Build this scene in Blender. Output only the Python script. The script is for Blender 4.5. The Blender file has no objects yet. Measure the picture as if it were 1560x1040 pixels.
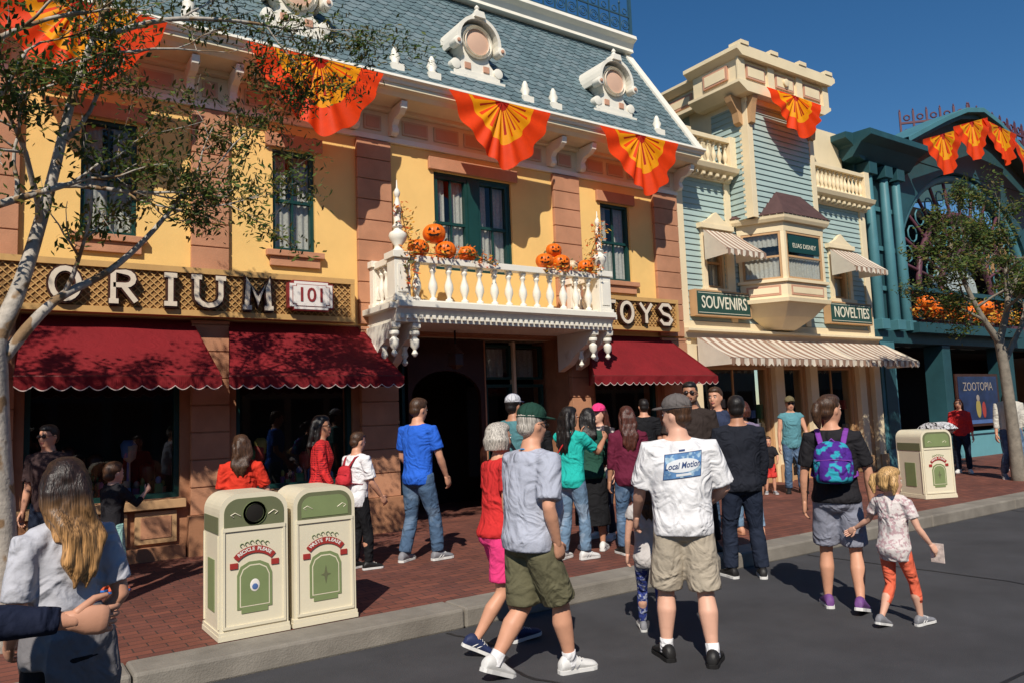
import bpy, math, random
from mathutils import Vector, Matrix
random.seed(11)
V=Vector
scene=bpy.context.scene
# ------------------------------------------------------------------ materials
_mc={}
def mat(name,col,rough=.7,var=.12,vs=3.0,bump=.15,bs=60,metal=0,spec=.3,dirt=0,transl=0,coat=0,kind=None,col2=None,sc=1.0,folds=0):
    if name in _mc: return _mc[name]
    m=bpy.data.materials.new(name); m.use_nodes=True
    nt=m.node_tree; n=nt.nodes; l=nt.links
    b=n['Principled BSDF']; out=n['Material Output']
    b.inputs['Roughness'].default_value=rough
    b.inputs['Metallic'].default_value=metal
    b.inputs['Specular IOR Level'].default_value=spec
    tc=n.new('ShaderNodeTexCoord')
    nz=n.new('ShaderNodeTexNoise'); nz.inputs['Scale'].default_value=vs; nz.inputs['Detail'].default_value=3; nz.inputs['Roughness'].default_value=.65
    l.new(tc.outputs['Object'],nz.inputs['Vector'])
    mr=n.new('ShaderNodeMapRange'); mr.inputs[1].default_value=.3; mr.inputs[2].default_value=.7; mr.inputs[3].default_value=1-var; mr.inputs[4].default_value=1+var*.6
    l.new(nz.outputs['Fac'],mr.inputs[0])
    mx=n.new('ShaderNodeMix'); mx.data_type='RGBA'; mx.blend_type='MULTIPLY'; mx.inputs[0].default_value=1
    mx.inputs[6].default_value=(*col,1)
    l.new(mr.outputs[0],mx.inputs[7])
    cur=mx.outputs[2]
    hsrc=None
    if kind=='brick':
        br=n.new('ShaderNodeTexBrick'); l.new(tc.outputs['Object'],br.inputs['Vector'])
        br.inputs['Scale'].default_value=1; br.inputs['Brick Width'].default_value=.22; br.inputs['Row Height'].default_value=.105
        br.inputs['Mortar Size'].default_value=.006; br.inputs['Mortar Smooth'].default_value=.3
        br.inputs['Color1'].default_value=(*col,1); br.inputs['Color2'].default_value=(*col2,1); br.inputs['Mortar'].default_value=(.05,.035,.03,1)
        br.inputs['Bias'].default_value=0
        l.new(br.outputs['Color'],mx.inputs[6]); 
        hsrc=br.outputs['Fac']
    if kind=='patch':
        n2=n.new('ShaderNodeTexNoise'); n2.inputs['Scale'].default_value=sc; n2.inputs['Detail'].default_value=2
        l.new(tc.outputs['Object'],n2.inputs['Vector'])
        cr=n.new('ShaderNodeValToRGB'); cr.color_ramp.elements[0].position=.53; cr.color_ramp.elements[1].position=.58
        cr.color_ramp.elements[0].color=(*col,1); cr.color_ramp.elements[1].color=(*col2,1)
        l.new(n2.outputs['Fac'],cr.inputs[0]); l.new(cr.outputs[0],mx.inputs[6])
    if kind=='hair':
        mp=n.new('ShaderNodeMapping'); l.new(tc.outputs['Object'],mp.inputs[0]); mp.inputs['Scale'].default_value=(1,1,.06)
        n2=n.new('ShaderNodeTexNoise'); n2.inputs['Scale'].default_value=190; n2.inputs['Detail'].default_value=2
        l.new(mp.outputs[0],n2.inputs['Vector'])
        mr2=n.new('ShaderNodeMapRange'); mr2.inputs[1].default_value=.35; mr2.inputs[2].default_value=.65; mr2.inputs[3].default_value=.35; mr2.inputs[4].default_value=1.5
        l.new(n2.outputs['Fac'],mr2.inputs[0]); l.new(mr2.outputs[0],mx.inputs[7]); hsrc=n2.outputs['Fac']
        if col2:
            sx=n.new('ShaderNodeSeparateXYZ'); l.new(tc.outputs['Object'],sx.inputs[0])
            mr3=n.new('ShaderNodeMapRange'); mr3.inputs[1].default_value=1.42; mr3.inputs[2].default_value=1.22; mr3.inputs[3].default_value=0; mr3.inputs[4].default_value=1
            l.new(sx.outputs['Z'],mr3.inputs[0])
            m3=n.new('ShaderNodeMix'); m3.data_type='RGBA'; m3.inputs[6].default_value=(*col,1); m3.inputs[7].default_value=(*col2,1)
            l.new(mr3.outputs[0],m3.inputs[0]); l.new(m3.outputs[2],mx.inputs[6])
    if kind=='plaid':
        w1=n.new('ShaderNodeTexWave'); w1.inputs['Scale'].default_value=sc; w1.bands_direction='X'; l.new(tc.outputs['Object'],w1.inputs['Vector'])
        w2=n.new('ShaderNodeTexWave'); w2.inputs['Scale'].default_value=sc; w2.bands_direction='Z'; l.new(tc.outputs['Object'],w2.inputs['Vector'])
        mm=n.new('ShaderNodeMath'); mm.operation='MULTIPLY'; l.new(w1.outputs['Fac'],mm.inputs[0]); l.new(w2.outputs['Fac'],mm.inputs[1])
        m3=n.new('ShaderNodeMix'); m3.data_type='RGBA'; m3.inputs[6].default_value=(*col,1); m3.inputs[7].default_value=(*col2,1)
        l.new(mm.outputs[0],m3.inputs[0]); l.new(m3.outputs[2],mx.inputs[6])
    if dirt:
        n3=n.new('ShaderNodeTexNoise'); n3.inputs['Scale'].default_value=.9; n3.inputs['Detail'].default_value=5; n3.inputs['Roughness'].default_value=.7
        l.new(tc.outputs['Object'],n3.inputs['Vector'])
        mr4=n.new('ShaderNodeMapRange'); mr4.inputs[1].default_value=.42; mr4.inputs[2].default_value=.7; mr4.inputs[3].default_value=0; mr4.inputs[4].default_value=dirt
        l.new(n3.outputs['Fac'],mr4.inputs[0])
        m4=n.new('ShaderNodeMix'); m4.data_type='RGBA'; l.new(mr4.outputs[0],m4.inputs[0]); l.new(cur,m4.inputs[6]); m4.inputs[7].default_value=(col[0]*.45,col[1]*.42,col[2]*.4,1)
        cur=m4.outputs[2]
    l.new(cur,b.inputs['Base Color'])
    if bump:
        nb=n.new('ShaderNodeTexNoise'); nb.inputs['Scale'].default_value=bs; nb.inputs['Detail'].default_value=2
        l.new(tc.outputs['Object'],nb.inputs['Vector'])
        bp=n.new('ShaderNodeBump'); bp.inputs['Strength'].default_value=bump; bp.inputs['Distance'].default_value=.01
        l.new(nb.outputs['Fac'],bp.inputs['Height']); last=bp
        if folds:
            nf=n.new('ShaderNodeTexNoise'); nf.inputs['Scale'].default_value=5.5; nf.inputs['Detail'].default_value=1.5; nf.inputs['Distortion'].default_value=2.2
            l.new(tc.outputs['Object'],nf.inputs['Vector'])
            b3=n.new('ShaderNodeBump'); b3.inputs['Strength'].default_value=folds; b3.inputs['Distance'].default_value=.05
            l.new(nf.outputs['Fac'],b3.inputs['Height']); l.new(last.outputs[0],b3.inputs['Normal']); last=b3
        if hsrc is not None:
            bp2=n.new('ShaderNodeBump'); bp2.inputs['Strength'].default_value=.5; bp2.inputs['Distance'].default_value=.006; bp2.invert=(kind=='brick')
            l.new(hsrc,bp2.inputs['Height']); l.new(last.outputs[0],bp2.inputs['Normal']); last=bp2
        l.new(last.outputs[0],b.inputs['Normal'])
    if transl:
        tr=n.new('ShaderNodeBsdfTranslucent'); l.new(cur,tr.inputs['Color'])
        ms=n.new('ShaderNodeMixShader'); ms.inputs[0].default_value=transl
        l.new(b.outputs[0],ms.inputs[1]); l.new(tr.outputs[0],ms.inputs[2]); l.new(ms.outputs[0],out.inputs[0])
    _mc[name]=m
    return m
def glassmat():
    m=bpy.data.materials.new('window_glass'); m.use_nodes=True; nt=m.node_tree; n=nt.nodes; l=nt.links
    for x in list(n): n.remove(x)
    o=n.new('ShaderNodeOutputMaterial'); t=n.new('ShaderNodeBsdfTransparent'); g=n.new('ShaderNodeBsdfGlossy'); g.inputs['Roughness'].default_value=.02
    t.inputs[0].default_value=(.82,.85,.83,1)
    lw=n.new('ShaderNodeLayerWeight'); lw.inputs[0].default_value=.5
    pw=n.new('ShaderNodeMath'); pw.operation='POWER'; pw.inputs[1].default_value=3.0; l.new(lw.outputs['Facing'],pw.inputs[0])
    ma=n.new('ShaderNodeMath'); ma.operation='MULTIPLY_ADD'; ma.inputs[1].default_value=.6; ma.inputs[2].default_value=.06; l.new(pw.outputs[0],ma.inputs[0])
    mx=n.new('ShaderNodeMixShader'); l.new(ma.outputs[0],mx.inputs[0]); l.new(t.outputs[0],mx.inputs[1]); l.new(g.outputs[0],mx.inputs[2]); l.new(mx.outputs[0],o.inputs[0])
    return m
GLASS=glassmat()
M_yel=mat('yellow_stucco',(.86,.55,.19),.85,.07,1.5,.25,90,dirt=.10)
M_stone=mat('terracotta_stone',(.50,.24,.135),.85,.16,2.5,.3,70,dirt=.25)
M_stone2=mat('terracotta_base',(.40,.19,.10),.85,.2,2.5,.3,70,dirt=.35)
M_crm=mat('cream_paint',(.78,.67,.47),.5,.06,2,.08,80,dirt=.15)
M_wht=mat('white_paint',(.82,.77,.66),.5,.06,2,.08,80,dirt=.14)
M_frz=mat('frieze_tan',(.58,.40,.27),.7,.08,2,.1,80)
M_pink=mat('pink_panel',(.55,.29,.19),.7,.08,2,.1,80)
M_ocu=mat('oculus_buff',(.66,.42,.30),.7,.08,2,.1,80)
M_grn=mat('dark_green_paint',(.010,.048,.042),.35,.15,3,.05,50)
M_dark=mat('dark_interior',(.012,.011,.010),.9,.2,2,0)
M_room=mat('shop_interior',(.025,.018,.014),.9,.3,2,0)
M_curt=mat('lace_curtain',(.76,.72,.66),.9,.2,30,.3,120,transl=.3)
M_slate=[mat('slate_%d'%i,c,.75,.2,6,.3,80) for i,c in enumerate([(.125,.18,.195),(.105,.155,.17),(.15,.20,.215)])]
M_tile=[mat('brown_shingle_%d'%i,c,.8,.2,6,.3,80) for i,c in enumerate([(.11,.055,.05),(.085,.045,.042)])]
M_clap=mat('blue_clapboard',(.36,.46,.43),.65,.07,1.5,.08,60,dirt=.12)
M_crmB=mat('shop_cream',(.80,.66,.43),.55,.06,2,.08,60,dirt=.12)
M_tan=mat('shop_tan',(.50,.30,.15),.7,.1,2,.1,60)
M_teal=mat('teal_paint',(.022,.075,.088),.5,.15,2,.1,60,dirt=.25)
M_tealL=mat('light_teal_paint',(.07,.20,.23),.5,.1,2,.1,60,dirt=.2)
M_tealS=mat('teal_stallriser',(.14,.36,.40),.5,.1,2,.1,60)
M_purp=mat('purple_iron',(.11,.04,.055),.5,.1,5,0)
M_iron=mat('blue_iron',(.03,.08,.12),.5,.1,5,0)
M_red=mat('red_canvas',(.21,.010,.014),.85,.16,2,.35,9,transl=.10,folds=.3)
M_redw=mat('awning_piping',(.65,.5,.45),.8,.1,5,0)
M_strA=mat('canvas_cream',(.76,.68,.56),.85,.1,3,.3,10,transl=.2)
M_strB=mat('canvas_brown_stripe',(.38,.24,.17),.85,.1,3,.3,10,transl=.2)
M_latt=mat('sign_lattice',(.56,.33,.12),.6,.1,5,0)
M_lattb=mat('sign_back',(.32,.17,.06),.7,.1,3,.1)
M_brown=mat('dark_brown_metal',(.05,.018,.012),.4,.2,5,0)
M_let=mat('letter_face',(.70,.60,.47),.4,.1,10,0)
M_signg=mat('sign_green',(.025,.07,.055),.5,.1,3,.05)
M_gold=mat('sign_cream_letter',(.75,.70,.55),.5,.05,3,0)
M_plw=mat('plaque_white',(.78,.72,.66),.5,.05,3,0)
M_plr=mat('plaque_red',(.25,.03,.03),.5,.05,3,0)
M_asph=mat('asphalt',(.062,.061,.066),.85,.22,1.3,.6,160,dirt=.3)
M_kerb=mat('kerb_concrete',(.25,.225,.19),.9,.22,3,.4,90,dirt=.5)
M_brk=mat('brick_paving',(.22,.075,.05),.85,.25,2.2,.2,80,kind='brick',col2=(.14,.052,.04),dirt=.35)
M_grd=mat('ground_soil',(.12,.10,.08),.9,.2,1,.2)
M_or=mat('bunting_orange',(.92,.060,.002),.6,.10,6,.1,25,transl=.4)
M_ye=mat('bunting_yellow',(1.0,.40,.0),.6,.08,6,.1,25,transl=.4)
M_ma=mat('bunting_maroon',(.50,.018,.004),.6,.10,6,.1,25,transl=.4)
M_pump=mat('pumpkin_skin',(.82,.16,.010),.4,.15,8,.1,30)
M_pumpw=mat('pumpkin_white',(.66,.52,.34),.4,.15,8,.1,30)
M_blk=mat('carved_black',(.01,.008,.006),.8,0,2,0)
M_stem=mat('pumpkin_stem',(.16,.13,.05),.8,.2,8,.2)
M_bark=mat('mottled_bark',(.44,.39,.33),.9,.3,10,.5,40,kind='patch',col2=(.24,.15,.08),sc=5)
M_bark2=mat('grey_bark',(.23,.20,.16),.9,.3,8,.5,40)
M_leaf=[mat('leaf_%d'%i,c,.5,.2,5,0,transl=.35) for i,c in enumerate([(.065,.105,.02),(.04,.075,.015),(.10,.14,.025),(.15,.12,.025)])]
M_fall=[mat('autumn_leaf_%d'%i,c,.6,.2,5,0,transl=.3) for i,c in enumerate([(.70,.20,.02),(.60,.09,.015),(.75,.42,.05),(.10,.10,.02)])]
M_can=mat('can_cream',(.74,.67,.50),.38,.05,2,.04,60,dirt=.20,spec=.5)
M_cang=mat('can_olive',(.20,.25,.11),.45,.08,4,.03)
M_cano=mat('can_olive_dark',(.14,.15,.08),.45,.08,4,.03)
M_canr=mat('can_red',(.33,.035,.03),.45,.08,4,.03)

# ------------------------------------------------------------------ mesh builder
class MB:
    def __init__(s): s.v=[];s.f=[];s.m=[];s.s=[];s.mats=[];s.T=None
    def mi(s,m):
        if m not in s.mats: s.mats.append(m)
        return s.mats.index(m)
    def add(s,vs,fs,m,smooth=False):
        o=len(s.v); k=s.mi(m)
        if s.T is not None: vs=[s.T@V(p) for p in vs]
        s.v.extend([tuple(p) for p in vs])
        for f in fs: s.f.append([i+o for i in f]); s.m.append(k); s.s.append(smooth)
    def box(s,x0,x1,y0,y1,z0,z1,m):
        s.add([(x0,y0,z0),(x1,y0,z0),(x1,y1,z0),(x0,y1,z0),(x0,y0,z1),(x1,y0,z1),(x1,y1,z1),(x0,y1,z1)],
              [(3,2,1,0),(4,5,6,7),(0,1,5,4),(1,2,6,5),(2,3,7,6),(3,0,4,7)],m)
    def prism(s,pts,axis,a0,a1,m,smooth=False):
        n=len(pts)
        def P(p,a):
            if axis==0: return (a,p[0],p[1])
            if axis==1: return (p[0],a,p[1])
            return (p[0],p[1],a)
        vs=[P(p,a0) for p in pts]+[P(p,a1) for p in pts]
        s.add(vs,[list(range(n))[::-1],list(range(n,2*n))],m)
        s.add(vs,[(i,(i+1)%n,n+(i+1)%n,n+i) for i in range(n)],m,smooth)
    def lathe(s,prof,c,m,seg=12,smooth=True,axis=2,caps=True):
        vs=[];fs=[]
        for r,z in prof:
            for i in range(seg):
                a=2*math.pi*i/seg; p=(r*math.cos(a),r*math.sin(a),z)
                if axis==1: p=(p[0],p[2],p[1])
                if axis==0: p=(p[2],p[0],p[1])
                vs.append((c[0]+p[0],c[1]+p[1],c[2]+p[2]))
        for j in range(len(prof)-1):
            for i in range(seg):
                a=j*seg+i;b=j*seg+(i+1)%seg; fs.append((a,b,b+seg,a+seg))
        if caps: fs.append(list(range(seg))[::-1]); fs.append([len(vs)-seg+i for i in range(seg)])
        s.add(vs,fs,m,smooth)
    def rings(s,rg,m,seg=14,smooth=True):
        vs=[];fs=[]
        for c,ax,ay in rg:
            for i in range(seg):
                a=2*math.pi*i/seg; vs.append(c+ax*math.cos(a)+ay*math.sin(a))
        for j in range(len(rg)-1):
            for i in range(seg):
                a=j*seg+i;b=j*seg+(i+1)%seg; fs.append((a,b,b+seg,a+seg))
        fs.append(list(range(seg))[::-1]); fs.append([len(vs)-seg+i for i in range(seg)])
        s.add(vs,fs,m,smooth)
    def tube(s,pts,rad,m,seg=8,flat=1.0,ref=None,rounded=True):
        pts=[V(p) for p in pts]; n=len(pts)
        t=[(pts[min(i+1,n-1)]-pts[max(i-1,0)]).normalized() for i in range(n)]
        r=V(ref) if ref is not None else (V((1,0,0)) if abs(t[0].x)<.8 else V((0,1,0)))
        rg=[]
        for i in range(n):
            r=(r-t[i]*r.dot(t[i])).normalized(); q=t[i].cross(r)
            if i==0 and rounded: rg.append((pts[0]-t[0]*rad[0]*.6,r*rad[0]*.5,q*rad[0]*.5*flat))
            rg.append((pts[i],r*rad[i],q*rad[i]*flat))
            if i==n-1 and rounded: rg.append((pts[i]+t[i]*rad[i]*.6,r*rad[i]*.5,q*rad[i]*.5*flat))
        s.rings(rg,m,seg)
    def ell(s,c,r,m,seg=14,nr=8,R=None):
        rg=[]
        X,Y,Z=V((1,0,0)),V((0,1,0)),V((0,0,1))
        if R is not None: X,Y,Z=R@X,R@Y,R@Z
        for j in range(nr+1):
            a=-math.pi/2+math.pi*j/nr; k=max(math.cos(a),.03)
            rg.append((V(c)+Z*(r[2]*math.sin(a)),X*r[0]*k,Y*r[1]*k))
        s.rings(rg,m,seg)
    def obj(s,name,parent=None,bevel=0,loc=None,rotz=0):
        me=bpy.data.meshes.new(name); me.from_pydata(s.v,[],s.f)
        for m in s.mats: me.materials.append(m)
        me.polygons.foreach_set('material_index',s.m); me.polygons.foreach_set('use_smooth',s.s); me.update()
        o=bpy.data.objects.new(name,me); scene.collection.objects.link(o)
        if parent: o.parent=parent
        if loc is not None: o.location=loc
        o.rotation_euler[2]=rotz
        if bevel:
            bv=o.modifiers.new('bevel','BEVEL'); bv.width=bevel; bv.segments=2; bv.limit_method='ANGLE'; bv.angle_limit=math.radians(40)
        return o
def empty(name,loc=(0,0,0),rotz=0):
    e=bpy.data.objects.new(name,None); scene.collection.objects.link(e); e.location=loc; e.rotation_euler[2]=rotz; e.empty_display_size=.2
    return e
def text(name,s,size,loc,m,parent,ext=.006,rot=(math.pi/2,0,0),off=0,sx=1):
    cu=bpy.data.curves.new(name,'FONT'); cu.body=s; cu.size=size; cu.extrude=ext; cu.align_x='CENTER'; cu.align_y='CENTER'; cu.offset=off; cu.resolution_u=3
    o=bpy.data.objects.new(name,cu); scene.collection.objects.link(o)
    dg=bpy.context.evaluated_depsgraph_get(); me=bpy.data.meshes.new_from_object(o.evaluated_get(dg)); bpy.data.objects.remove(o)
    me.materials.clear(); me.materials.append(m)
    o=bpy.data.objects.new(name,me); scene.collection.objects.link(o); o.location=loc; o.rotation_euler=rot; o.scale[0]=sx
    if parent: o.parent=parent
    return o
def spline(pts,rad,k=4):
    P=[V(p) for p in pts]; n=len(P); op=[];orr=[]
    for i in range(n-1):
        p0=P[max(i-1,0)];p1=P[i];p2=P[i+1];p3=P[min(i+2,n-1)]
        for j in range(k):
            t=j/k
            op.append(.5*((2*p1)+(p2-p0)*t+(2*p0-5*p1+4*p2-p3)*t*t+(3*p1-p0-3*p2+p3)*t**3)); orr.append(rad[i]*(1-t)+rad[i+1]*t)
    op.append(P[-1]); orr.append(rad[-1]); return op,orr

# ------------------------------------------------------------------ ground
def flat(name,x0,x1,y0,y1,z,m,n=1):
    mb=MB(); mb.add([(x0,y0,z),(x1,y0,z),(x1,y1,z),(x0,y1,z)],[(0,1,2,3)],m); return mb.obj(name)
flat('ground',-300,400,-300,400,-.012,M_grd)
flat('road',-60,120,-6,5.45,0,M_asph)
M_seam=mat('road_seam_tar',(.022,.021,.022),.5,.2,3,.1)
mb=MB()
for pts in ([(-6,2.2),(1,2.35),(6,2.25),(14,2.4),(30,2.3)],[(7.5,2.3),(7.7,3.6),(7.6,5.44)],[(3.0,5.42),(3.1,4.9),(2.9,4.2),(3.2,3.4),(3.0,2.3)],[(12.5,2.35),(12.3,4.0),(12.6,5.44)]):
    P_,_=spline([(a,b,0) for a,b in pts],[0]*len(pts),8)
    vs=[];
    for i,p in enumerate(P_):
        t=(P_[min(i+1,len(P_)-1)]-P_[max(i-1,0)]).normalized(); nn_=V((-t.y,t.x,0)); j_=V((random.gauss(0,.01),random.gauss(0,.01),0)); w_=.010+random.random()*.006
        vs+=[p+j_+nn_*w_+V((0,0,.004)),p+j_-nn_*w_+V((0,0,.004))]
    mb.add(vs,[(2*i,2*i+1,2*i+3,2*i+2) for i in range(len(P_)-1)],M_seam)
mb.obj('road_seams')
mb=MB()
x=-40
while x<80:
    mb.box(x,x+2.39,5.45,5.80,-.01,.150,M_kerb); x+=2.4
mb.obj('kerb',bevel=.02)
mb=MB(); mb.box(-40,80,5.803,13,-.01,.146,M_brk); mb.obj('sidewalk')
mb=MB(); mb.box(-40,80,-10,-6.0,-.01,.146,M_brk); mb.obj('sidewalk')

# ------------------------------------------------------------------ facade helpers
def wall(mb,x0,x1,z0,z1,y,t,ops,m):
    xs=sorted(set([x0,x1]+[a for o in ops for a in o[:2] if x0<a<x1])); zs=sorted(set([z0,z1]+[a for o in ops for a in o[2:4] if z0<a<z1]))
    for i in range(len(xs)-1):
        for j in range(len(zs)-1):
            cx=(xs[i]+xs[i+1])/2; cz=(zs[j]+zs[j+1])/2
            if any(o[0]<cx<o[1] and o[2]<cz<o[3] for o in ops): continue
            mb.box(xs[i],xs[i+1],y,y+t,zs[j],zs[j+1],m)
def curtain(mb,x0,x1,z0,z1,y,m=None):
    n=int((x1-x0)/.018)+2; vs=[]
    for i in range(n):
        x=x0+(x1-x0)*i/(n-1); d=.018*math.sin(i*1.25)+.006*random.random()
        vs+= [(x,y+d,z0),(x,y+d*.6,z1)]
    mb.add(vs,[(2*i,2*i+2,2*i+3,2*i+1) for i in range(n-1)],m or M_curt,True)
def window(mb,x0,x1,z0,z1,y,fm,lights=2,sash=True,fw=.05,curt=True,depth=.1):
    y0=y+.05
    mb.box(x0,x0+fw,y0,y0+.09,z0,z1,fm); mb.box(x1-fw,x1,y0,y0+.09,z0,z1,fm)
    mb.box(x0+fw,x1-fw,y0,y0+.09,z1-fw,z1,fm); mb.box(x0+fw,x1-fw,y0,y0+.09,z0,z0+fw,fm)
    zm=(z0+z1)/2
    if sash: mb.box(x0+fw,x1-fw,y0+.012,y0+.075,zm-.022,zm+.022,fm)
    for k in range(1,lights):
        x=x0+(x1-x0)*k/lights
        mb.box(x-.012,x+.012,y0+.02,y0+.065,z0+fw,(zm-.022) if sash else z1-fw,fm)
        if sash: mb.box(x-.012,x+.012,y0+.02,y0+.065,zm+.022,z1-fw,fm)
    mb.add([(x0+fw,y0+.045,z0+fw),(x1-fw,y0+.045,z0+fw),(x1-fw,y0+.045,z1-fw),(x0+fw,y0+.045,z1-fw)],[(0,1,2,3)],GLASS)
    if curt:
        w=x1-x0
        curtain(mb,x0+.01,x0+w*.49,z0,zm+.02,y0+.11); curtain(mb,x0+w*.51,x1-.01,z0,zm+.02,y0+.11)
        curtain(mb,x0+.01,x0+w*.40,zm,z1,y0+.14); curtain(mb,x0+w*.60,x1-.01,zm,z1,y0+.14)
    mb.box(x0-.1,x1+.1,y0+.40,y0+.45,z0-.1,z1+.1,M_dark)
def quoin(mb,x0,x1,z0,z1,y,m,h=.30,pr=.07,gap=.014):
    z=z0
    while z<z1-.02:
        zt=min(z+h-gap,z1); mb.box(x0,x1,y-pr,y-.003,z,zt,m)
        if zt<z1: mb.box(x0+.012,x1-.012,y-pr+.015,y-.004,zt+.001,min(zt+gap-.001,z1),m)
        z+=h
# =================================================================== YELLOW BUILDING
yb=empty('yellow_storefront_building',(0,0,0))
D=10.0
wins=[(-1.45,-.85,3.97,5.36),(.85,1.45,3.97,5.36),(3.09,3.67,3.97,5.36),(5.54,6.96,3.9,5.42),(8.86,9.55,3.97,5.36)]
mb=MB(); wall(mb,-6,10.75,3.0,5.72,D,.35,wins,M_yel); 
mb.box(10.4,10.75,10.352,16,3.0,6.4,M_yel)
mb.obj('upper_wall',yb)
mb=MB()
for (a,b,c,d) in wins:
    if b-a>1:
        w=(b-a)/2
        window(mb,a+.04,a+w-.09,c,d-.04,D,M_grn,2); window(mb,a+w+.09,b-.04,c,d-.04,D,M_grn,2)
        mb.box(a+w-.089,a+w+.089,D+.03,D+.15,c,d-.04,M_grn); mb.box(a,b,D+.04,D+.15,d-.039,d,M_grn)
        mb.box(a,a+.039,D+.04,D+.15,c,d-.04,M_grn); mb.box(b-.039,b,D+.04,D+.15,c,d-.04,M_grn)
    else: window(mb,a,b,c,d,D,M_grn,2)
mb.obj('upper_windows',yb)
mb=MB()
for (a,b,c,d) in wins:
    mb.box(a-.1,b+.1,D-.06,D-.003,d+.01,d+.20,M_stone)
    if b-a<1:
        mb.box(a-.1,b+.1,D-.09,D-.003,c-.09,c-.01,M_stone); mb.box(a-.05,b+.05,D-.05,D-.004,c-.22,c-.092,M_stone)
pil=[(-4.9,-4.4),(-2.55,-2.05),(-.2,.25),(2.06,2.51),(4.27,4.80),(7.79,8.35),(10.12,10.74)]
for a,b in pil: quoin(mb,a,b,3.02,5.70,D,M_stone)
mb.obj('stone_pilasters',yb,bevel=.006)
mb=MB()
mb.box(-6,10.8,D-.05,D+.3,5.721,5.80,M_wht); mb.box(-6,10.78,D-.02,D+.3,5.801,6.16,M_crm)
mb.prism([(D-.12,6.161),(D-.05,6.1611),(D+.3,6.1612),(D+.3,6.36),(D-.62,6.36),(D-.62,6.30),(D-.55,6.27),(D-.5,6.22),(D-.12,6.22)],0,-6,10.86,M_crm)
mb.prism([(D-.30,6.361),(D-.30,6.46),(D-.70,6.46),(D-.71,6.42),(D-.66,6.40),(D-.64,6.361)],0,-6,10.92,M_wht)
xs=[]
for a,b in pil: xs+= [a-.04,b+.04]
for c in xs:
    if c>10.78: c=10.72
    pr=[(D-.02,5.82),(D-.12,5.80),(D-.17,5.86),(D-.15,5.95),(D-.22,6.02),(D-.36,6.04),(D-.46,6.10),(D-.48,6.20),(D-.02,6.20)]
    mb.prism(pr,0,c-.045,c+.045,M_wht)
    mb.lathe([(.055,-.052),(.055,.052)],(c,D-.12,5.87),M_wht,10,axis=0); mb.lathe([(.05,-.052),(.05,.052)],(c,D-.41,6.13),M_wht,10,axis=0)
allx=sorted(xs)
for i in range(len(allx)-1):
    a,b=allx[i]+.12,allx[i+1]-.12
    n=max(1,round((b-a)/.55)); 
    for k in range(n):
        p=a+(b-a)*k/n+.05;q=a+(b-a)*(k+1)/n-.05
        if q-p<.1: continue
        mb.box(p,q,D-.045,D-.022,5.87,6.09,M_frz); mb.box(p+.03,q-.03,D-.052,D-.046,5.90,6.06,M_pink)
mb.obj('frieze_and_cornice',yb,bevel=.006)
mb=MB()
P0=V((0,9.42,6.46)); P1=V((0,11.25,9.12)); sl=(P1-P0); SL=sl.length; su=sl.normalized(); nn=V((0,-su.z,su.y))
rows=int(SL/.135)
for r in range(rows+1):
    x=-6+(r%2)*.09
    while x<10.75:
        w=.178
        b=P0+su*(r*.135)+nn*(.018+random.random()*.006); t=P0+su*min(r*.135+.2,SL)+nn*.004
        x1=min(x+w,10.76)
        th=-nn*.014
        pts=[V((x,0,0))+b+su*.045,V((x+w*.25,0,0))+b+su*.0,V((x1-w*.25,0,0))+b,V((x1,0,0))+b+su*.045,V((x1,0,0))+t,V((x,0,0))+t]
        vs=pts+[pts[0]+th,pts[1]+th,pts[2]+th,pts[3]+th]
        mb.add(vs,[(0,1,2,3,4,5),(6,7,1,0),(7,8,2,1),(8,9,3,2)],random.choice(M_slate))
        x+=.18
mb.obj('slate_roof',yb)
mb=MB()
mb.prism([(9.42,6.462),(9.45,6.462),(11.25,9.1),(14,9.1),(14,6.462)],0,-6,10.74,M_slate[1])
mb.prism([(9.36,6.465),(9.52,6.465),(11.32,9.08),(11.2,9.14)],0,10.76,10.94,M_wht)
mb.prism([(11.02,9.05),(11.4,9.05),(11.4,9.36),(10.92,9.36),(10.90,9.28),(11.0,9.22),(11.04,9.12)],0,-6,10.9,M_wht)
mb.obj('roof_trim',yb,bevel=.006)
mb=MB()
def crest(mb,x0,x1,y,z,m,h=.55,st=.28,tk=.01):
    mb.box(x0,x1,y-tk*1.2,y+tk*1.2,z+.02,z+.02+tk*2.5,m); mb.box(x0,x1,y-tk*1.2,y+tk*1.2,z+h*.62,z+h*.62+tk*2.2,m)
    x=x0
    while x<=x1:
        mb.box(x-tk,x+tk,y-tk,y+tk,z,z+h,m); mb.lathe([(.004,0),(.03,.03),(.004,.09)],(x,y,z+h),m,6)
        xm=x+st/2
        if xm<x1:
            for rr,zz in ((.1*st/.28,z+h*.33),(.055*st/.28,z+h*.33),(.06*st/.28,z+h*.8)):
                pts=[(xm+rr*math.cos(a*math.pi/5),y,zz+rr*math.sin(a*math.pi/5)) for a in range(11)]
                mb.tube(pts,[tk*.9]*11,m,4,rounded=False)
        x+=st
crest(mb,-6,10.8,10.98,9.36,M_iron,.62,.28,.013); mb.box(10.77,10.83,10.95,11.01,9.36,10.25,M_iron); mb.lathe([(.01,0),(.05,.05),(.01,.16)],(10.8,10.98,10.25),M_iron,8)
mb.obj('roof_cresting',yb)
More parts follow.
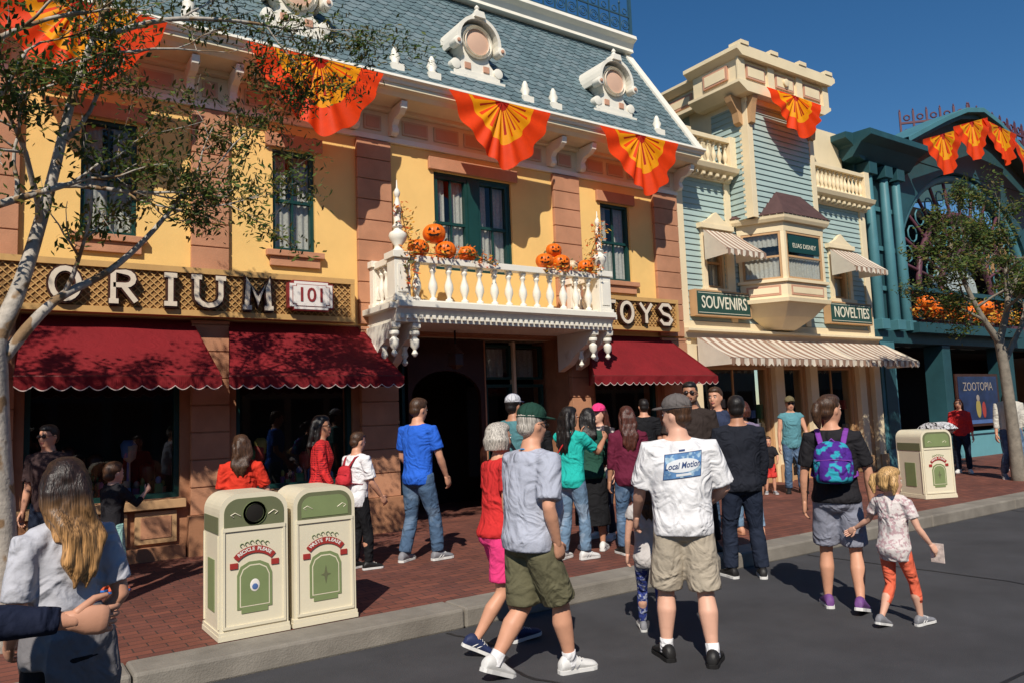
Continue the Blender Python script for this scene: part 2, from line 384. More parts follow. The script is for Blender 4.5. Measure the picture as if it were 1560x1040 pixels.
def dormer(cx):
    mb=MB(); y=9.74; z=6.84
    mb.box(cx-.50,cx+.50,y-.05,y+.5,z,z+.08,M_wht); mb.box(cx-.42,cx+.42,y-.02,y+.6,z+.081,z+.18,M_wht)
    R=.31; zc=z+.66
    pts=[(cx-.36,z+.181),(cx-.34,z+.26),(cx-.24,z+.36),(cx-.22,z+.44)]+[(cx+R*math.cos(a),zc+R*math.sin(a)) for a in [math.pi*(1.18-1.36*i/16) for i in range(17)]]+[(cx+.22,z+.44),(cx+.24,z+.36),(cx+.34,z+.26),(cx+.36,z+.181)]
    mb.prism(pts,1,y,y+.12,M_wht)
    mb.prism([(cx+.30*math.cos(2*math.pi*i/24),zc+.30*math.sin(2*math.pi*i/24)) for i in range(24)],1,y+.121,y+1.6,M_wht,True)
    mb.box(cx-.24,cx+.24,y+.121,y+1.3,z+.1,z+.6,M_wht)
    A=[math.radians(-12)+math.radians(204)*i/16 for i in range(17)]
    o=[(cx+.40*math.cos(a),zc+.40*math.sin(a)) for a in A]; inn=[(cx+.345*math.cos(a),zc+.345*math.sin(a)) for a in A[::-1]]
    mb.prism(o+inn,1,y-.12,y+1.5,M_wht)
    for sg in (-1,1):
        mb.lathe([(.07,0),(.07,.18)],(cx+sg*.40,y-.14,zc-.10),M_wht,12,axis=1); mb.lathe([(.03,0),(.03,.02)],(cx+sg*.40,y-.165,zc-.10),M_pink,10,axis=1)
        mb.lathe([(.085,0),(.085,.12)],(cx+sg*.39,y-.03,z+.24),M_wht,12,axis=1)
        mb.box(cx+sg*.17-.055,cx+sg*.17+.055,y-.02,y-.003,z+.21,z+.31,M_pink)
    mb.lathe([(.265,0),(.265,.045),(.215,.06),(.215,0)],(cx,y-.065,zc),M_wht,24,axis=1,caps=False)
    mb.lathe([(.22,0),(.22,.01)],(cx,y-.03,zc),M_ocu,24,axis=1)
    mb.prism([(cx-.10,zc+.36),(cx+.10,zc+.36),(cx+.07,zc+.46),(cx-.07,zc+.46)],1,y-.16,y+.05,M_wht)
    mb.lathe([(.05,0),(.06,.03),(.025,.06),(.045,.09),(.01,.14)],(cx,y-.06,zc+.46),M_wht,8)
    mb.obj('dormer',yb,bevel=.006)
for cx in (-2.3,.5,3.35,6.22,9.08): dormer(cx)
mb=MB()
for cx in (1.95,4.75,5.35,7.05,7.62,10.0):
    fy=9.62
    mb.box(cx-.1,cx+.1,fy-.1,fy+.1,6.6,6.74,M_wht); mb.lathe([(.07,0),(.085,.02),(.05,.05),(.085,.12),(.05,.19),(.055,.21),(.02,.28)],(cx,fy,6.74),M_wht,10)
mb.obj('roof_urns',yb)
# ground floor
mb=MB()
bays=[(-4.35,-2.6),(-2.0,-.25),(.3,2.0),(2.56,4.22),(8.5,10.07)]
ops=[(a+.05,b-.05,.85,2.8) for a,b in bays]+[(4.84,7.98,.1,2.92)]
wall(mb,-6,10.75,.1,3.0,D,.35,ops,M_stone2)
mb.obj('ground_floor_wall',yb)
mb=MB()
for a,b in [(-4.9,-4.4),(-2.55,-2.05),(-.2,.25),(2.06,2.51),(4.27,4.83),(7.99,8.45),(10.12,10.76)]:
    mb.box(a-.03,b+.03,D-.14,D-.003,.12,.62,M_stone2); quoin(mb,a,b,.625,2.98,D,M_stone,.33,.09)
for a,b in bays:
    mb.box(a,b,D-.10,D-.003,.12,.30,M_stone2)
    mb.box(a,b,D-.12,D-.003,.74,.84,M_tan)
    n=3
    for k in range(n):
        p=a+.05+(b-a-.1)*k/n+.04; q=a+.05+(b-a-.1)*(k+1)/n-.04
        mb.box(p,q,D-.05,D-.003,.34,.71,M_tan); mb.box(p+.06,q-.06,D-.06,D-.051,.40,.65,M_stone)
mb.obj('plinth_and_piers',yb,bevel=.008)
mb=MB()
for a,b in bays:
    a+=.05;b-=.05
    window(mb,a,b,.85,2.8,D,M_grn,1,False,.06,False)
mb.obj('shop_window_frames',yb)
mb=MB()
cols=[mat('goods_%d'%i,c,.6,.1,3,0) for i,c in enumerate([(.35,.05,.04),(.08,.15,.35),(.35,.28,.08),(.32,.28,.24),(.08,.2,.08),(.28,.1,.2)])]
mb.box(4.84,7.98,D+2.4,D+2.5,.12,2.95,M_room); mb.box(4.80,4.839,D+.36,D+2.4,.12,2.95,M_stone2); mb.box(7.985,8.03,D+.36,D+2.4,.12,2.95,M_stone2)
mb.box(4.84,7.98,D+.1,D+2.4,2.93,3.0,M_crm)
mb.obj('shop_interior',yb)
mb=MB()
for a,b in bays:
    for k in range(22):
        x=random.uniform(a+.1,b-.25); y=D+random.uniform(.2,.4); w=random.uniform(.04,.11); h=random.uniform(.05,.22)
        mb.box(x,x+w,y,y+.06,.86,.86+h,random.choice(cols)); mb.ell((x+w/2,y+.03,.86+h+.04),(w*.42,.04,.05),random.choice(cols),8,5)
    for k in range(5):
        x=random.uniform(a+.2,b-.35); h=random.uniform(1.25,1.55)
        mb.lathe([(.05,0),(.015,.02),(.012,h-.86-.25),(.07,h-.86-.2),(.09,h-.86-.05),(.05,h-.86)],(x,D+.3,.86),random.choice(cols+[M_brown,M_brown]),10)
mb.obj('window_display',yb)
mb=MB()
yy=D+.55
arc=[(5.98+ .62*math.cos(math.pi*i/12),2.0+.42*math.sin(math.pi*i/12)) for i in range(13)]
mb.prism([(5.30,.15),(5.36,.15),(5.36,2.0)]+arc[::-1][:]+[(6.60,.15),(6.68,.15),(6.68,2.90),(5.30,2.90)],1,yy,yy+.08,M_brown)
for x0,x1 in ((4.88,5.27),(6.72,7.25),(7.32,7.9)):
    window(mb,x0,x1,.8,2.2,yy,M_grn,1,False,.05,False); mb.box(x0,x1,yy+.04,yy+.13,.15,.79,M_grn); mb.box(x0+.06,x1-.06,yy+.02,yy+.039,.25,.7,M_signg)
    window(mb,x0,x1,2.28,2.85,yy,M_grn,1,False,.04,False)
    curtain(mb,x0+.05,x1-.05,2.3,2.8,yy+.25)
mb.box(7.26,7.31,yy,yy+.12,.15,2.9,M_crm); mb.box(6.685,6.71,yy,yy+.1,.15,2.9,M_stone)
mb.obj('entrance_screen',yb)
mb=MB()
mb.box(5.68,5.70,D-.25,D-.23,2.72,2.96,M_blk)
mb.lathe([(.02,0),(.11,.05),(.13,.06),(.12,.22),(.14,.23),(.05,.32),(.01,.38)],(5.69,D-.24,2.38),M_brown,6,False)
mb.obj('hanging_lantern')
# ---------------- balcony
bl=MB(); bx0,bx1,by=4.40,8.16,9.05
W=M_wht
bl.prism([(D,3.22),(by-.10,3.22),(by-.10,3.14),(by-.04,3.12),(by+.0,3.05),(by+.02,2.95),(D,2.95)],0,bx0-.0,bx1,W)
bl.box(bx0-.09,bx0-.001,by-.02,D,3.12,3.2,W); bl.box(bx1+.001,bx1+.09,by-.02,D,3.12,3.2,W)
x=bx0+.05
while x<bx1-.1: bl.box(x,x+.05,by-.03,by+.0,2.99,3.045,W) ; x+=.095
bprof=[(.028,0),(.045,.0),(.045,.04),(.022,.06),(.03,.10),(.055,.18),(.05,.24),(.022,.34),(.024,.38),(.04,.41),(.03,.44),(.045,.46),(.045,.5)]
def ped(px,py,w=.115):
    bl.box(px-w,px+w,py-w,py+w,3.221,3.80,W); bl.box(px-w-.03,px+w+.03,py-w-.03,py+w+.03,3.801,3.89,W); bl.box(px-w-.025,px+w+.025,py-w-.025,py+w+.025,3.222,3.28,W)
    bl.box(px-w+.04,px+w-.04,py-w-.012,py-w-.001,3.34,3.72,W)
PY=by+.12
for px in (bx0+.11,bx1-.11): ped(px,PY)
for px in (bx0+.11,bx1-.11): ped(px,D-.10,.08)
xs=[bx0+.37+i*(bx1-bx0-.74)/12 for i in range(13)]
for x in xs: bl.lathe([(r*1.18,z*1.04+3.25) for r,z in bprof],(x,PY,0),W,12)
bl.box(bx0+.23,bx1-.23,PY-.07,PY+.07,3.223,3.26,W); bl.box(bx0+.23,bx1-.23,PY-.085,PY+.085,3.77,3.86,W)
for px in (bx0+.11,bx1-.11):
    for k in range(4): bl.lathe([(r,z*1.04+3.25) for r,z in bprof],(px,PY+.24+k*.145,0),W,10)
    bl.box(px-.07,px+.07,PY+.15,D-.19,3.77,3.86,W); bl.box(px-.07,px+.07,PY+.15,D-.19,3.223,3.26,W)
    bl.lathe([(.05,0),(.09,.02),(.05,.06),(.05,.09),(.11,.17),(.125,.23),(.11,.27),(.06,.30),(.05,.33),(.08,.35),(.045,.40),(.055,.55),(.04,.68),(.02,.75),(.035,.78),(.045,.82),(.03,.86),(.012,.89),(.006,1.0)],(px,PY,3.89),W,14)
for px in (bx0+.02,bx0+.32,bx1-.32,bx1-.02):
    bl.prism([(D-.003,2.948),(by+.04,2.948),(by+.05,2.88),(by+.16,2.84),(by+.22,2.74),(by+.42,2.66),(D-.40,2.56),(D-.28,2.46),(D-.12,2.40),(D-.003,2.36)],0,px-.06,px+.06,W)
    bl.lathe([(.015,-.34),(.045,-.30),(.02,-.25),(.06,-.20),(.065,-.12),(.03,-.08),(.07,-.05),(.07,.0)],(px,by+.12,2.84),W,12)
    bl.lathe([(.015,-.26),(.045,-.22),(.02,-.17),(.05,-.12),(.03,-.04),(.05,0)],(px,by+.42,2.66),W,10)
    bl.lathe([(.09,-.063),(.09,.063)],(px,D-.3,2.62),W,12,axis=0)
bl.obj('balcony',yb,bevel=.005)

# ---------------- pumpkins + garland
def pumpkin(x,y,z,r,rz,m=None,face=True):
    m=m or M_pump
    mb=MB(); n=40; nr=12; vs=[];fs=[]
    for j in range(nr+1):
        a=-math.pi/2+math.pi*j/nr
        for i in range(n):
            t=2*math.pi*i/n; k=1-.10*(1-abs(math.sin(t*4.5)))
            rr=r*math.cos(a)**.8*k if abs(math.cos(a))>.02 else .002
            zz=r*.82*math.sin(a)-(.06*r if abs(a)>1.4 else 0)*(1 if a>0 else -1)
            vs.append((rr*math.cos(t),rr*math.sin(t),zz+r*.8))
    for j in range(nr):
        for i in range(n): a=j*n+i;b=j*n+(i+1)%n; fs.append((a,b,b+n,a+n))
    mb.add(vs,fs,m,True)
    mb.tube([(0,0,r*1.5),(0,.01,r*1.75),(.02,.02,r*1.9)],[r*.13,r*.09,r*.1],M_stem,7)
    if face:
        def onp(u,v):
            return (r*1.0*math.cos(v)**.8*math.sin(u),-r*1.0*math.cos(v)**.8*math.cos(u)-.004,r*.82*math.sin(v)+r*.8)
        def patch(poly):
            c=(sum(p[0] for p in poly)/len(poly),sum(p[1] for p in poly)/len(poly))
            vs=[onp(*c)]+[onp(*p) for p in poly]; n=len(poly)
            mb.add(vs,[(0,1+i,1+(i+1)%n) for i in range(n)],M_blk)
        patch([(-.55,.15),(-.2,.15),(-.38,.52)]); patch([(.55,.15),(.2,.15),(.38,.52)]); patch([(-.09,-.05),(.09,-.05),(0,.13)])
        top=[(-.7,-.1),(-.45,-.25),(-.35,-.18),(-.2,-.3),(0,-.32),(.2,-.3),(.35,-.18),(.45,-.25),(.7,-.1)]
        for i in range(len(top)-1): patch([top[i],top[i+1],(0+.5*(top[i+1][0]),-.5),(0+.5*top[i][0],-.5)])
    return mb.obj('jack_o_lantern' if face else 'pumpkin',None,loc=(x,y,z),rotz=rz)
pz=3.87
def pk(x,z,r,dy=0,m=None,face=True): pumpkin(x,PY+dy,z,r,math.radians(random.uniform(-45,-5)),m,face)
for x,z,r,dy in ((4.84,pz,.15,.05),(5.24,pz,.15,0),(5.10,pz+.22,.165,.06),(5.62,pz,.135,.05),(6.96,pz,.14,0),(7.27,pz,.145,.0),(7.18,pz+.21,.125,.05),(7.75,pz-.02,.13,-.02)): pk(x,z,r,dy)
pk(7.52,pz,.11,.05,M_pumpw,False)
mb=MB()
def leafat(mb,p,s,ms):
    a=V((random.gauss(0,1),random.gauss(0,1),random.gauss(0,1))).normalized(); b=a.orthogonal().normalized(); p=V(p)
    mb.add([p-a*s,p-b*s*.45,p+a*s,p+b*s*.45],[(0,1,2,3)],random.choice(ms))
def garland(path,n,spread,s):
    pts,_=spline(path,[0]*len(path),8)
    mb.tube(pts,[.008]*len(pts),M_stem,4)
    for k in range(n):
        i=random.randrange(len(pts)); p=pts[i]+V((random.gauss(0,spread),random.gauss(0,spread),random.gauss(0,spread)))
        leafat(mb,p,s*random.uniform(.6,1.2),M_fall)
L0=bx0+.11;R0_=bx1-.11
garland([(L0+.1,PY-.1,3.35),(L0+.05,PY-.16,3.7),(L0+.18,PY-.12,3.95),(L0+.12,PY,4.2),(L0+.02,PY-.08,4.5)],300,.07,.04)
garland([(L0+.15,PY-.1,3.9),(5.2,PY-.1,3.9),(5.55,PY-.08,3.95),(5.95,PY-.1,3.84)],280,.055,.04)
garland([(6.9,PY-.1,3.84),(7.2,PY-.12,3.9),(7.6,PY-.1,3.88),(R0_-.05,PY-.1,3.9)],190,.045,.04)
garland([(R0_-.25,PY-.1,3.9),(R0_-.15,PY,4.2),(R0_-.05,PY-.05,4.45),(R0_-.02,PY-.08,4.62)],260,.07,.04)
mb.obj('autumn_garland')

# ---------------- bunting
def bunting(cx,y,z,R,slope=0,seed=0,dep=1.14):
    rnd=random.Random(seed+int(cx*10)); mb=MB(); na=96; nr=14; vs=[]
    ph=rnd.random()*6; lopsided=rnd.uniform(-.10,.16)
    for j in range(nr+1):
        r=j/nr
        for i in range(na+1):
            a=math.pi*i/na; c,s_=math.cos(a),math.sin(a)
            p=1.30; rr=1/((abs(c)**p+abs(s_)**p)**(1/p))
            rr*=R*r*(1+.025*math.sin(11*a+ph)*r)
            pl=(math.sin(a*15+ph+1.2*math.sin(a*3+ph))*.042+math.sin(a*6+ph*2)*.035)*(.2+.8*r)*(.35+.65*s_)
            x=-c*rr+lopsided*R*r*s_*s_; zz=-s_*rr*dep + slope*x
            zz-=.07*R*math.sin(math.pi*abs(c))*r
            vs.append((x,pl-.09*r*s_,zz))
    for j in range(nr):
        r=(j+.5)/nr
        for i in range(na):
            g=i%14
            if r>.66: m=M_or
            elif r>.12: 
                m=M_ye
                if g in (0,1,2) and r<.6: m=M_or
                elif g in (7,8) and r<.5: m=M_ma
            else: m=M_ma
            a=j*(na+1)+i; mb.add([vs[a],vs[a+1],vs[a+na+2],vs[a+na+1]],[(0,1,2,3)],m,True)
    o=mb.obj('halloween_bunting',None,loc=(cx,y,z))
    w=o.modifiers.new('w','WELD'); w.merge_threshold=.0005
    return o
for cx in (-2.3,.75,3.48,6.35,9.22): bunting(cx,9.27,6.40,.92)

# ---------------- awnings
def awning(name,x0,x1,tx0,tx1,yt,zt,yb_,zb,stripe=None,drop=.14,sc=.16,sag=.05,pipe=True,parent=None):
    mb=MB(); nx=max(8,int((x1-x0)/(stripe/2 if stripe else .08))); ny=8
    def P(i,j):
        u=i/nx; t=j/ny; xa=tx0+(tx1-tx0)*u; xb=x0+(x1-x0)*u
        return V((xa+(xb-xa)*t, yt+(yb_-yt)*t, zt+(zb-zt)*t-sag*math.sin(math.pi*t)*(.6+.4*math.sin(u*9))))
    for i in range(nx):
        m=M_red if not stripe else (M_strB if i%2==0 else M_strA)
        for j in range(ny): mb.add([P(i,j),P(i,j+1),P(i+1,j+1),P(i+1,j)],[(0,1,2,3)],m,True)
    k=max(2,round((x1-x0)/sc)); seg=8
    for s_ in range(k):
        for q in range(seg):
            u0=(s_+q/seg)/k; u1=(s_+(q+1)/seg)/k
            xa=x0+(x1-x0)*u0; xb=x0+(x1-x0)*u1
            d0=drop-.045+.045*math.sin(math.pi*q/seg); d1=drop-.045+.045*math.sin(math.pi*(q+1)/seg)
            w0=.014*math.sin(u0*40)+.01*math.sin(u0*17); w1=.014*math.sin(u1*40)+.01*math.sin(u1*17)
            m=M_red
            if stripe: m=M_strB if int(u0*nx+.01)%2==0 else M_strA
            mb.add([(xa,yb_,zb),(xb,yb_,zb),(xb,yb_+w1,zb-d1),(xa,yb_+w0,zb-d0)],[(0,3,2,1)],m)
            if pipe: mb.add([(xa,yb_+w0-.004,zb-d0),(xb,yb_+w1-.004,zb-d1),(xb,yb_+w1-.004,zb-d1-.010),(xa,yb_+w0-.004,zb-d0-.010)],[(0,3,2,1)],M_redw)
    for (X_,T_) in ((x0,tx0),(x1,tx1)):
        mb.add([(T_,yt,zt),(X_,yb_,zb),(X_,yb_,zb-drop*.8),(T_,yt,zb-drop*.8)],[(0,1,2,3)],M_strA if stripe else M_red)
    mb.tube([(x0,yb_+.015,zb),(x1,yb_+.015,zb)],[.012,.012],M_brown,6)
    o=mb.obj(name,parent); w=o.modifiers.new('w','WELD'); w.merge_threshold=.0005
    return o
awning('red_awning',-2.2,.02,-2.1,.0,D-.01,2.98,9.1,2.24)
awning('red_awning',.22,2.22,.30,2.08,D-.01,2.98,9.1,2.24)
awning('red_awning',2.30,4.52,2.52,4.30,D-.01,2.98,9.1,2.24)
awning('red_awning',7.78,10.62,8.40,10.3,D-.01,3.0,9.1,2.24)
# ---------------- signs
def stroke(mb,pts,w,y0,y1,m,closed=False):
    n=len(pts); P=[V((p[0],p[1])) for p in pts]; L=[];R=[]
    for i in range(n):
        a=P[(i-1)%n] if (closed or i>0) else P[i]; b=P[(i+1)%n] if (closed or i<n-1) else P[i]
        t=(b-a).normalized(); nn_=V((-t.y,t.x)); k=1
        if closed or 0<i<n-1:
            t1=(P[i]-a).normalized(); k=1/max(.5,abs(t1.dot(t)))
        L.append(P[i]+nn_*w/2*k); R.append(P[i]-nn_*w/2*k)
    for i in range(n if closed else n-1):
        j=(i+1)%n
        q=[L[i],L[j],R[j],R[i]]
        vs=[(p.x,y0,p.y) for p in q]+[(p.x,y1,p.y) for p in q]
        mb.add(vs,[(0,1,2,3),(7,6,5,4),(0,4,5,1),(1,5,6,2),(2,6,7,3),(3,7,4,0)],m)
def letter(mb,ch,cx,cz,w,h,y,m1,m2):
    hw=w/2;hh=h/2
    el=[(hw*.95*math.cos(2*math.pi*i/20),hh*math.sin(2*math.pi*i/20)) for i in range(20)]
    S={'O':[(el,True)],
       'I':[([(0,-hh),(0,hh)],False),([(-.07,-hh),(.07,-hh)],False),([(-.07,hh),(.07,hh)],False)],
       'U':[([(-hw,hh),(-hw,-hh*.3)]+[(-hw*math.cos(math.pi*i/8),-hh*.3-hh*.7*math.sin(math.pi*i/8)) for i in range(1,8)]+[(hw,-hh*.3),(hw,hh)],False),([(-hw-.06,hh),(-hw+.06,hh)],False),([(hw-.06,hh),(hw+.06,hh)],False)],
       'M':[([(-hw,-hh),(-hw*.85,hh),(0,-hh*.5),(hw*.85,hh),(hw,-hh)],False),([(-hw-.05,-hh),(-hw+.06,-hh)],False),([(hw-.06,-hh),(hw+.05,-hh)],False)],
       'R':[([(-hw*.7,-hh),(-hw*.7,hh),(hw*.2,hh)]+[(hw*.2+hw*.6*math.sin(math.pi*i/6),hh*.55+hh*.45*math.cos(math.pi*i/6)) for i in range(1,6)]+[(hw*.2,hh*.1),(-hw*.7,hh*.1)],False),([(0,hh*.1),(hw,-hh)],False),([(-hw,-hh),(-hw*.3,-hh)],False)],
       'P':[([(-hw*.7,-hh),(-hw*.7,hh),(hw*.2,hh)]+[(hw*.2+hw*.6*math.sin(math.pi*i/6),hh*.55+hh*.45*math.cos(math.pi*i/6)) for i in range(1,6)]+[(hw*.2,hh*.1),(-hw*.7,hh*.1)],False)],
       'E':[([(hw,hh),(-hw*.7,hh),(-hw*.7,-hh),(hw,-hh)],False),([(-hw*.7,0),(hw*.5,0)],False)],
       'T':[([(-hw,hh),(hw,hh)],False),([(0,hh),(0,-hh)],False)],
       'Y':[([(-hw,hh),(0,0),(hw,hh)],False),([(0,0),(0,-hh)],False)],
       'S':[([(hw,hh*.6),(hw*.5,hh),(-hw*.5,hh),(-hw,hh*.55),(-hw*.5,.05*h),(hw*.5,-.05*h),(hw,-hh*.55),(hw*.5,-hh),(-hw*.5,-hh),(-hw,-hh*.6)],False)]}[ch]
    for k_,(pts,cl) in enumerate(S):
        pts=[(cx+a,cz+b) for a,b in pts]
        stroke(mb,pts,.095,y+.001*k_,y+.07+.001*k_,m1,cl); stroke(mb,pts,.056,y-.012-.001*k_,y-.001-.001*k_,m2,cl)
def lattice_sign(name,x0,x1,z0,z1,letters,lw,lh):
    e=empty(name); mb=MB(); y=D-.24
    mb.box(x0,x1,y,y+.06,z0,z1,M_lattb)
    s=.085; H=z1-z0-.08
    k=x0-H
    while k<x1:
        for sg in (1,-1):
            a=(k,z0+.04) if sg==1 else (k,z1-.04); b=(k+H,z1-.04) if sg==1 else (k+H,z0+.04)
            (ax,az),(bx_,bz)=a,b
            if ax<x0+.03: t=(x0+.03-ax)/(bx_-ax); az=az+(bz-az)*t; ax=x0+.03
            if bx_>x1-.03: t=(x1-.03-ax)/(bx_-ax) if bx_>ax else 0; bz=az+(bz-az)*t; bx_=x1-.03
            if bx_-ax>.02: stroke(mb,[(ax,az),(bx_,bz)],.012,y-(.014 if sg==1 else .022),y-(.002 if sg==1 else .0145),M_latt)
        k+=s
    for (a,b,c,d) in ((x0-.02,x1+.02,z1-.04,z1+.03),(x0-.02,x1+.02,z0-.03,z0+.04)): mb.box(a,b,y-.05,y+.1,c,d,M_latt)
    mb.box(x0-.02,x0+.035,y-.048,y+.1,z0+.041,z1-.041,M_latt); mb.box(x1-.035,x1+.02,y-.048,y+.1,z0+.041,z1-.041,M_latt)
    mb.box(x0,x1,y+.101,D-.003,z1-.1,z1-.02,M_brown)
    for ch,cx in letters: letter(mb,ch,cx,(z0+z1)/2,lw,lh,y-.11,M_brown,M_let)
    mb.obj('lattice_board',e)
    return e
lattice_sign('store_sign',-2.0,4.09,3.03,3.56,[('E',-1.25),('M',-.72),('P',-.2),('O',.69),('R',1.26),('I',1.77),('U',2.2),('M',2.79)],.28,.34)
lattice_sign('store_sign',8.45,10.36,3.10,3.62,[('T',8.65),('O',9.05),('Y',9.5),('S',9.98)],.28,.34)
e=empty('house_number_plaque'); mb=MB()
def plq(w,h,c):
    p=[]
    for sx_,sz in ((1,1),(-1,1),(-1,-1),(1,-1)):
        q=[(w-c,h),(w-c,h-c*.5),(w,h-c*.5)]
        q=[(a*sx_,b*sz) for a,b in q]
        if (sx_,sz) in ((1,1),(-1,-1)): q=q[::-1]
        p+=q
    return p
PX_,PZ_=3.46,3.31
mb.prism([(PX_+a,PZ_+b) for a,b in plq(.30,.195,.06)],1,9.60,9.70,M_plr); mb.prism([(PX_+a,PZ_+b) for a,b in plq(.285,.18,.06)],1,9.592,9.599,M_plw)
mb.prism([(PX_+a,PZ_+b) for a,b in plq(.25,.145,.05)],1,9.588,9.5915,M_plr); mb.prism([(PX_+a,PZ_+b) for a,b in plq(.242,.137,.05)],1,9.584,9.5875,M_plw)
mb.obj('plaque',e); text('number','101',.26,(PX_,9.58,PZ_),M_plr,e,.003,off=.003)

# =================================================================== PALE BLUE SHOP
sb=empty('pale_blue_shop_building')
D2=10.05
def clap(mb,x0,x1,z0,z1,y,ops=(),m=None,h=.115):
    m=m or M_clap
    z=z0
    while z<z1-.01:
        zt=min(z+h,z1); segs=[(x0,x1)]
        for o in ops:
            if o[2]<zt-.02 and o[3]>z+.02:
                ns=[]
                for a,b in segs:
                    if o[0]>a: ns.append((a,min(b,o[0])))
                    if o[1]<b: ns.append((max(a,o[1]),b))
                segs=[q for q in ns if q[1]-q[0]>.01]
        for a,b in segs: mb.prism([(y,z),(y-.028,z),(y-.006,zt),(y,zt)],0,a,b,m)
        z+=h
def clapx(mb,x,y0,y1,z0,z1,h=.115,sg=-1):
    z=z0
    while z<z1-.01:
        zt=min(z+h,z1); mb.prism([(x,z),(x+sg*.028,z),(x+sg*.006,zt),(x,zt)],1,y0,y1,M_clap); z+=h
mb=MB()
swin=[(11.55,12.12,4.02,5.05),(15.75,16.35,4.05,5.05)]
wall(mb,10.77,17.2,2.9,6.35,D2,.3,swin,M_crmB)
clap(mb,10.98,17.0,3.35,6.3,D2-.001,swin)
mb.box(12.5,17.1,10.4,15,6.2,8.2,M_crmB)
clapx(mb,12.499,10.35,14.5,6.3,8.1)
mb.obj('walls',sb)
mb=MB()
W=M_crmB
mb.box(10.77,10.97,D2-.06,D2-.003,2.9,6.3,W); mb.box(17.01,17.22,D2-.06,D2-.003,2.9,6.3,W); mb.box(14.62,14.8,D2-.05,D2-.003,3.35,6.3,W) ; mb.box(12.2,12.38,D2-.05,D2-.003,3.35,6.3,W)
mb.prism([(D2,3.0),(D2-.1,3.0),(D2-.14,3.1),(D2-.22,3.13),(D2-.22,3.18),(D2,3.2)],0,10.75,17.25,W)
mb.box(10.77,17.2,D2-.05,D2-.003,3.201,3.34,W)
def midc(a,b):
    mb.prism([(D2,6.18),(D2-.08,6.18),(D2-.12,6.27),(D2-.30,6.33),(D2-.34,6.42),(D2,6.44)],0,a,b,W)
    x=a+.05
    while x<b-.1: mb.box(x,x+.07,D2-.26,D2-.1,6.20,6.26,W); x+=.2
midc(10.72,12.38); midc(14.62,17.28)
def balus(a,b,y,z,h=.46):
    mb.box(a,b,y-.09,y+.09,z,z+.06,W); mb.box(a,b,y-.1,y+.1,z+h+.06,z+h+.15,W)
    n=int((b-a-.3)/.15)
    for i in range(n):
        x=a+.22+(b-a-.44)*i/(n-1); mb.lathe([(r,zz*h/.5+z+.06) for r,zz in bprof],(x,y,0),W,8)
    for x in (a+.08,b-.08): mb.box(x-.1,x+.1,y-.11,y+.11,z,z+h+.2,W)
balus(10.95,12.42,9.92,6.44); balus(14.62,17.2,9.92,6.44)
mb.obj('trim_and_balustrades',sb,bevel=.006)
mb=MB()
ty=9.5; tx0,tx1=12.42,14.6
mb.box(tx0+.02,tx1-.02,ty+.03,11,5.4,8.0,M_crmB)
clap(mb,tx0+.14,tx1-.14,5.4,7.75,ty+.029); clapx(mb,tx0+.019,ty+.15,10.4,5.4,7.75)
mb.obj('tower_walls',sb)
mb=MB()
for x in (tx0,tx1-.15): mb.box(x,x+.15,ty-.01,ty+.2,5.4,7.75,W)
mb.box(tx0-.005,tx1+.005,ty-.03,ty+.3,7.751,7.9,W)
ax0,ax1,ay=11.98,15.02,9.28
mb.prism([(ax0+.25,7.86),(ax1-.25,7.86),(ax1,8.0),(ax1+.0,8.06),(ax0,8.06),(ax0,8.0)],1,ay,10.6,W)
mb.box(ax0+.07,ax1-.07,ay+.07,10.5,8.061,8.52,W)
mb.prism([(ax0+.05,8.521),(ax1-.05,8.521),(ax1+.06,8.60),(ax1+.10,8.62),(ax1+.10,8.70),(ax1+.02,8.74),(ax0-.02,8.74),(ax0-.10,8.70),(ax0-.10,8.62),(ax0-.06,8.60)],1,ay-.08,10.6,W)
for x in (ax0+.03,ax0+.95,ax1-1.15,ax1-.23): mb.box(x,x+.2,ay+.02,ay+.069,8.07,8.52,W); mb.box(x-.02,x+.22,ay-.10,ay+.2,8.741,8.82,W)
def panel(a,b,c,d,y): 
    mb.box(a,b,y-.03,y-.002,c,d,M_pink); mb.box(a+.04,b-.04,y-.036,y-.031,c+.04,d-.04,W)
panel(ax0+.3,ax0+.88,8.15,8.44,ay+.07); panel(ax0+1.22,ax1-1.22,8.15,8.44,ay+.07) ; panel(ax1-.88,ax1-.3,8.15,8.44,ay+.07)
mb.lathe([(.08,0),(.08,.04)],((ax0+ax1)/2,ay-.01,8.3),W,16,axis=1)
mb.box(ax0+.02,ax0+.069,ay+.3,10.2,8.15,8.44,M_pink); mb.box(ax0+.01,ax0+.019,ay+.35,10.15,8.19,8.40,W)
for x in (tx0+.02,tx1-.17):
    mb.prism([(ty-.0,7.3),(ty-.08,7.32),(ty-.10,7.5),(ay+.08,7.72),(ay+.04,7.85),(ty,7.85)],0,x,x+.14,M_tan)
for y in (ty+.2,):
    mb.prism([(tx0,7.3),(tx0-.1,7.35),(tx0-.14,7.55),(ax0+.15,7.75),(ax0+.1,7.87),(tx0,7.87)],1,y-.1,y+.05,M_tan)
    mb.prism([(tx1,7.3),(tx1+.1,7.35),(tx1+.12,7.55),(ax1-.15,7.75),(ax1-.1,7.87),(tx1,7.87)],1,y-.1,y+.05,M_tan)
mb.box(12.30,12.6,10.62,14.5,8.0,8.45,W); mb.prism([(12.25,8.451),(12.65,8.451),(12.65,8.62),(12.12,8.62),(12.12,8.56)],1,10.62,14.6,W)
mb.box(12.2,12.298,10.62,14.5,7.98,8.05,W)
for k in range(4): 
    y=10.75+k*.95; mb.box(12.27,12.298,y,y+.75,8.12,8.38,M_pink); mb.box(12.262,12.269,y+.06,y+.69,8.17,8.33,W)
mb.obj('tower_trim',sb,bevel=.008)
bunting(13.55,9.14,7.98,.92,dep=1.0)
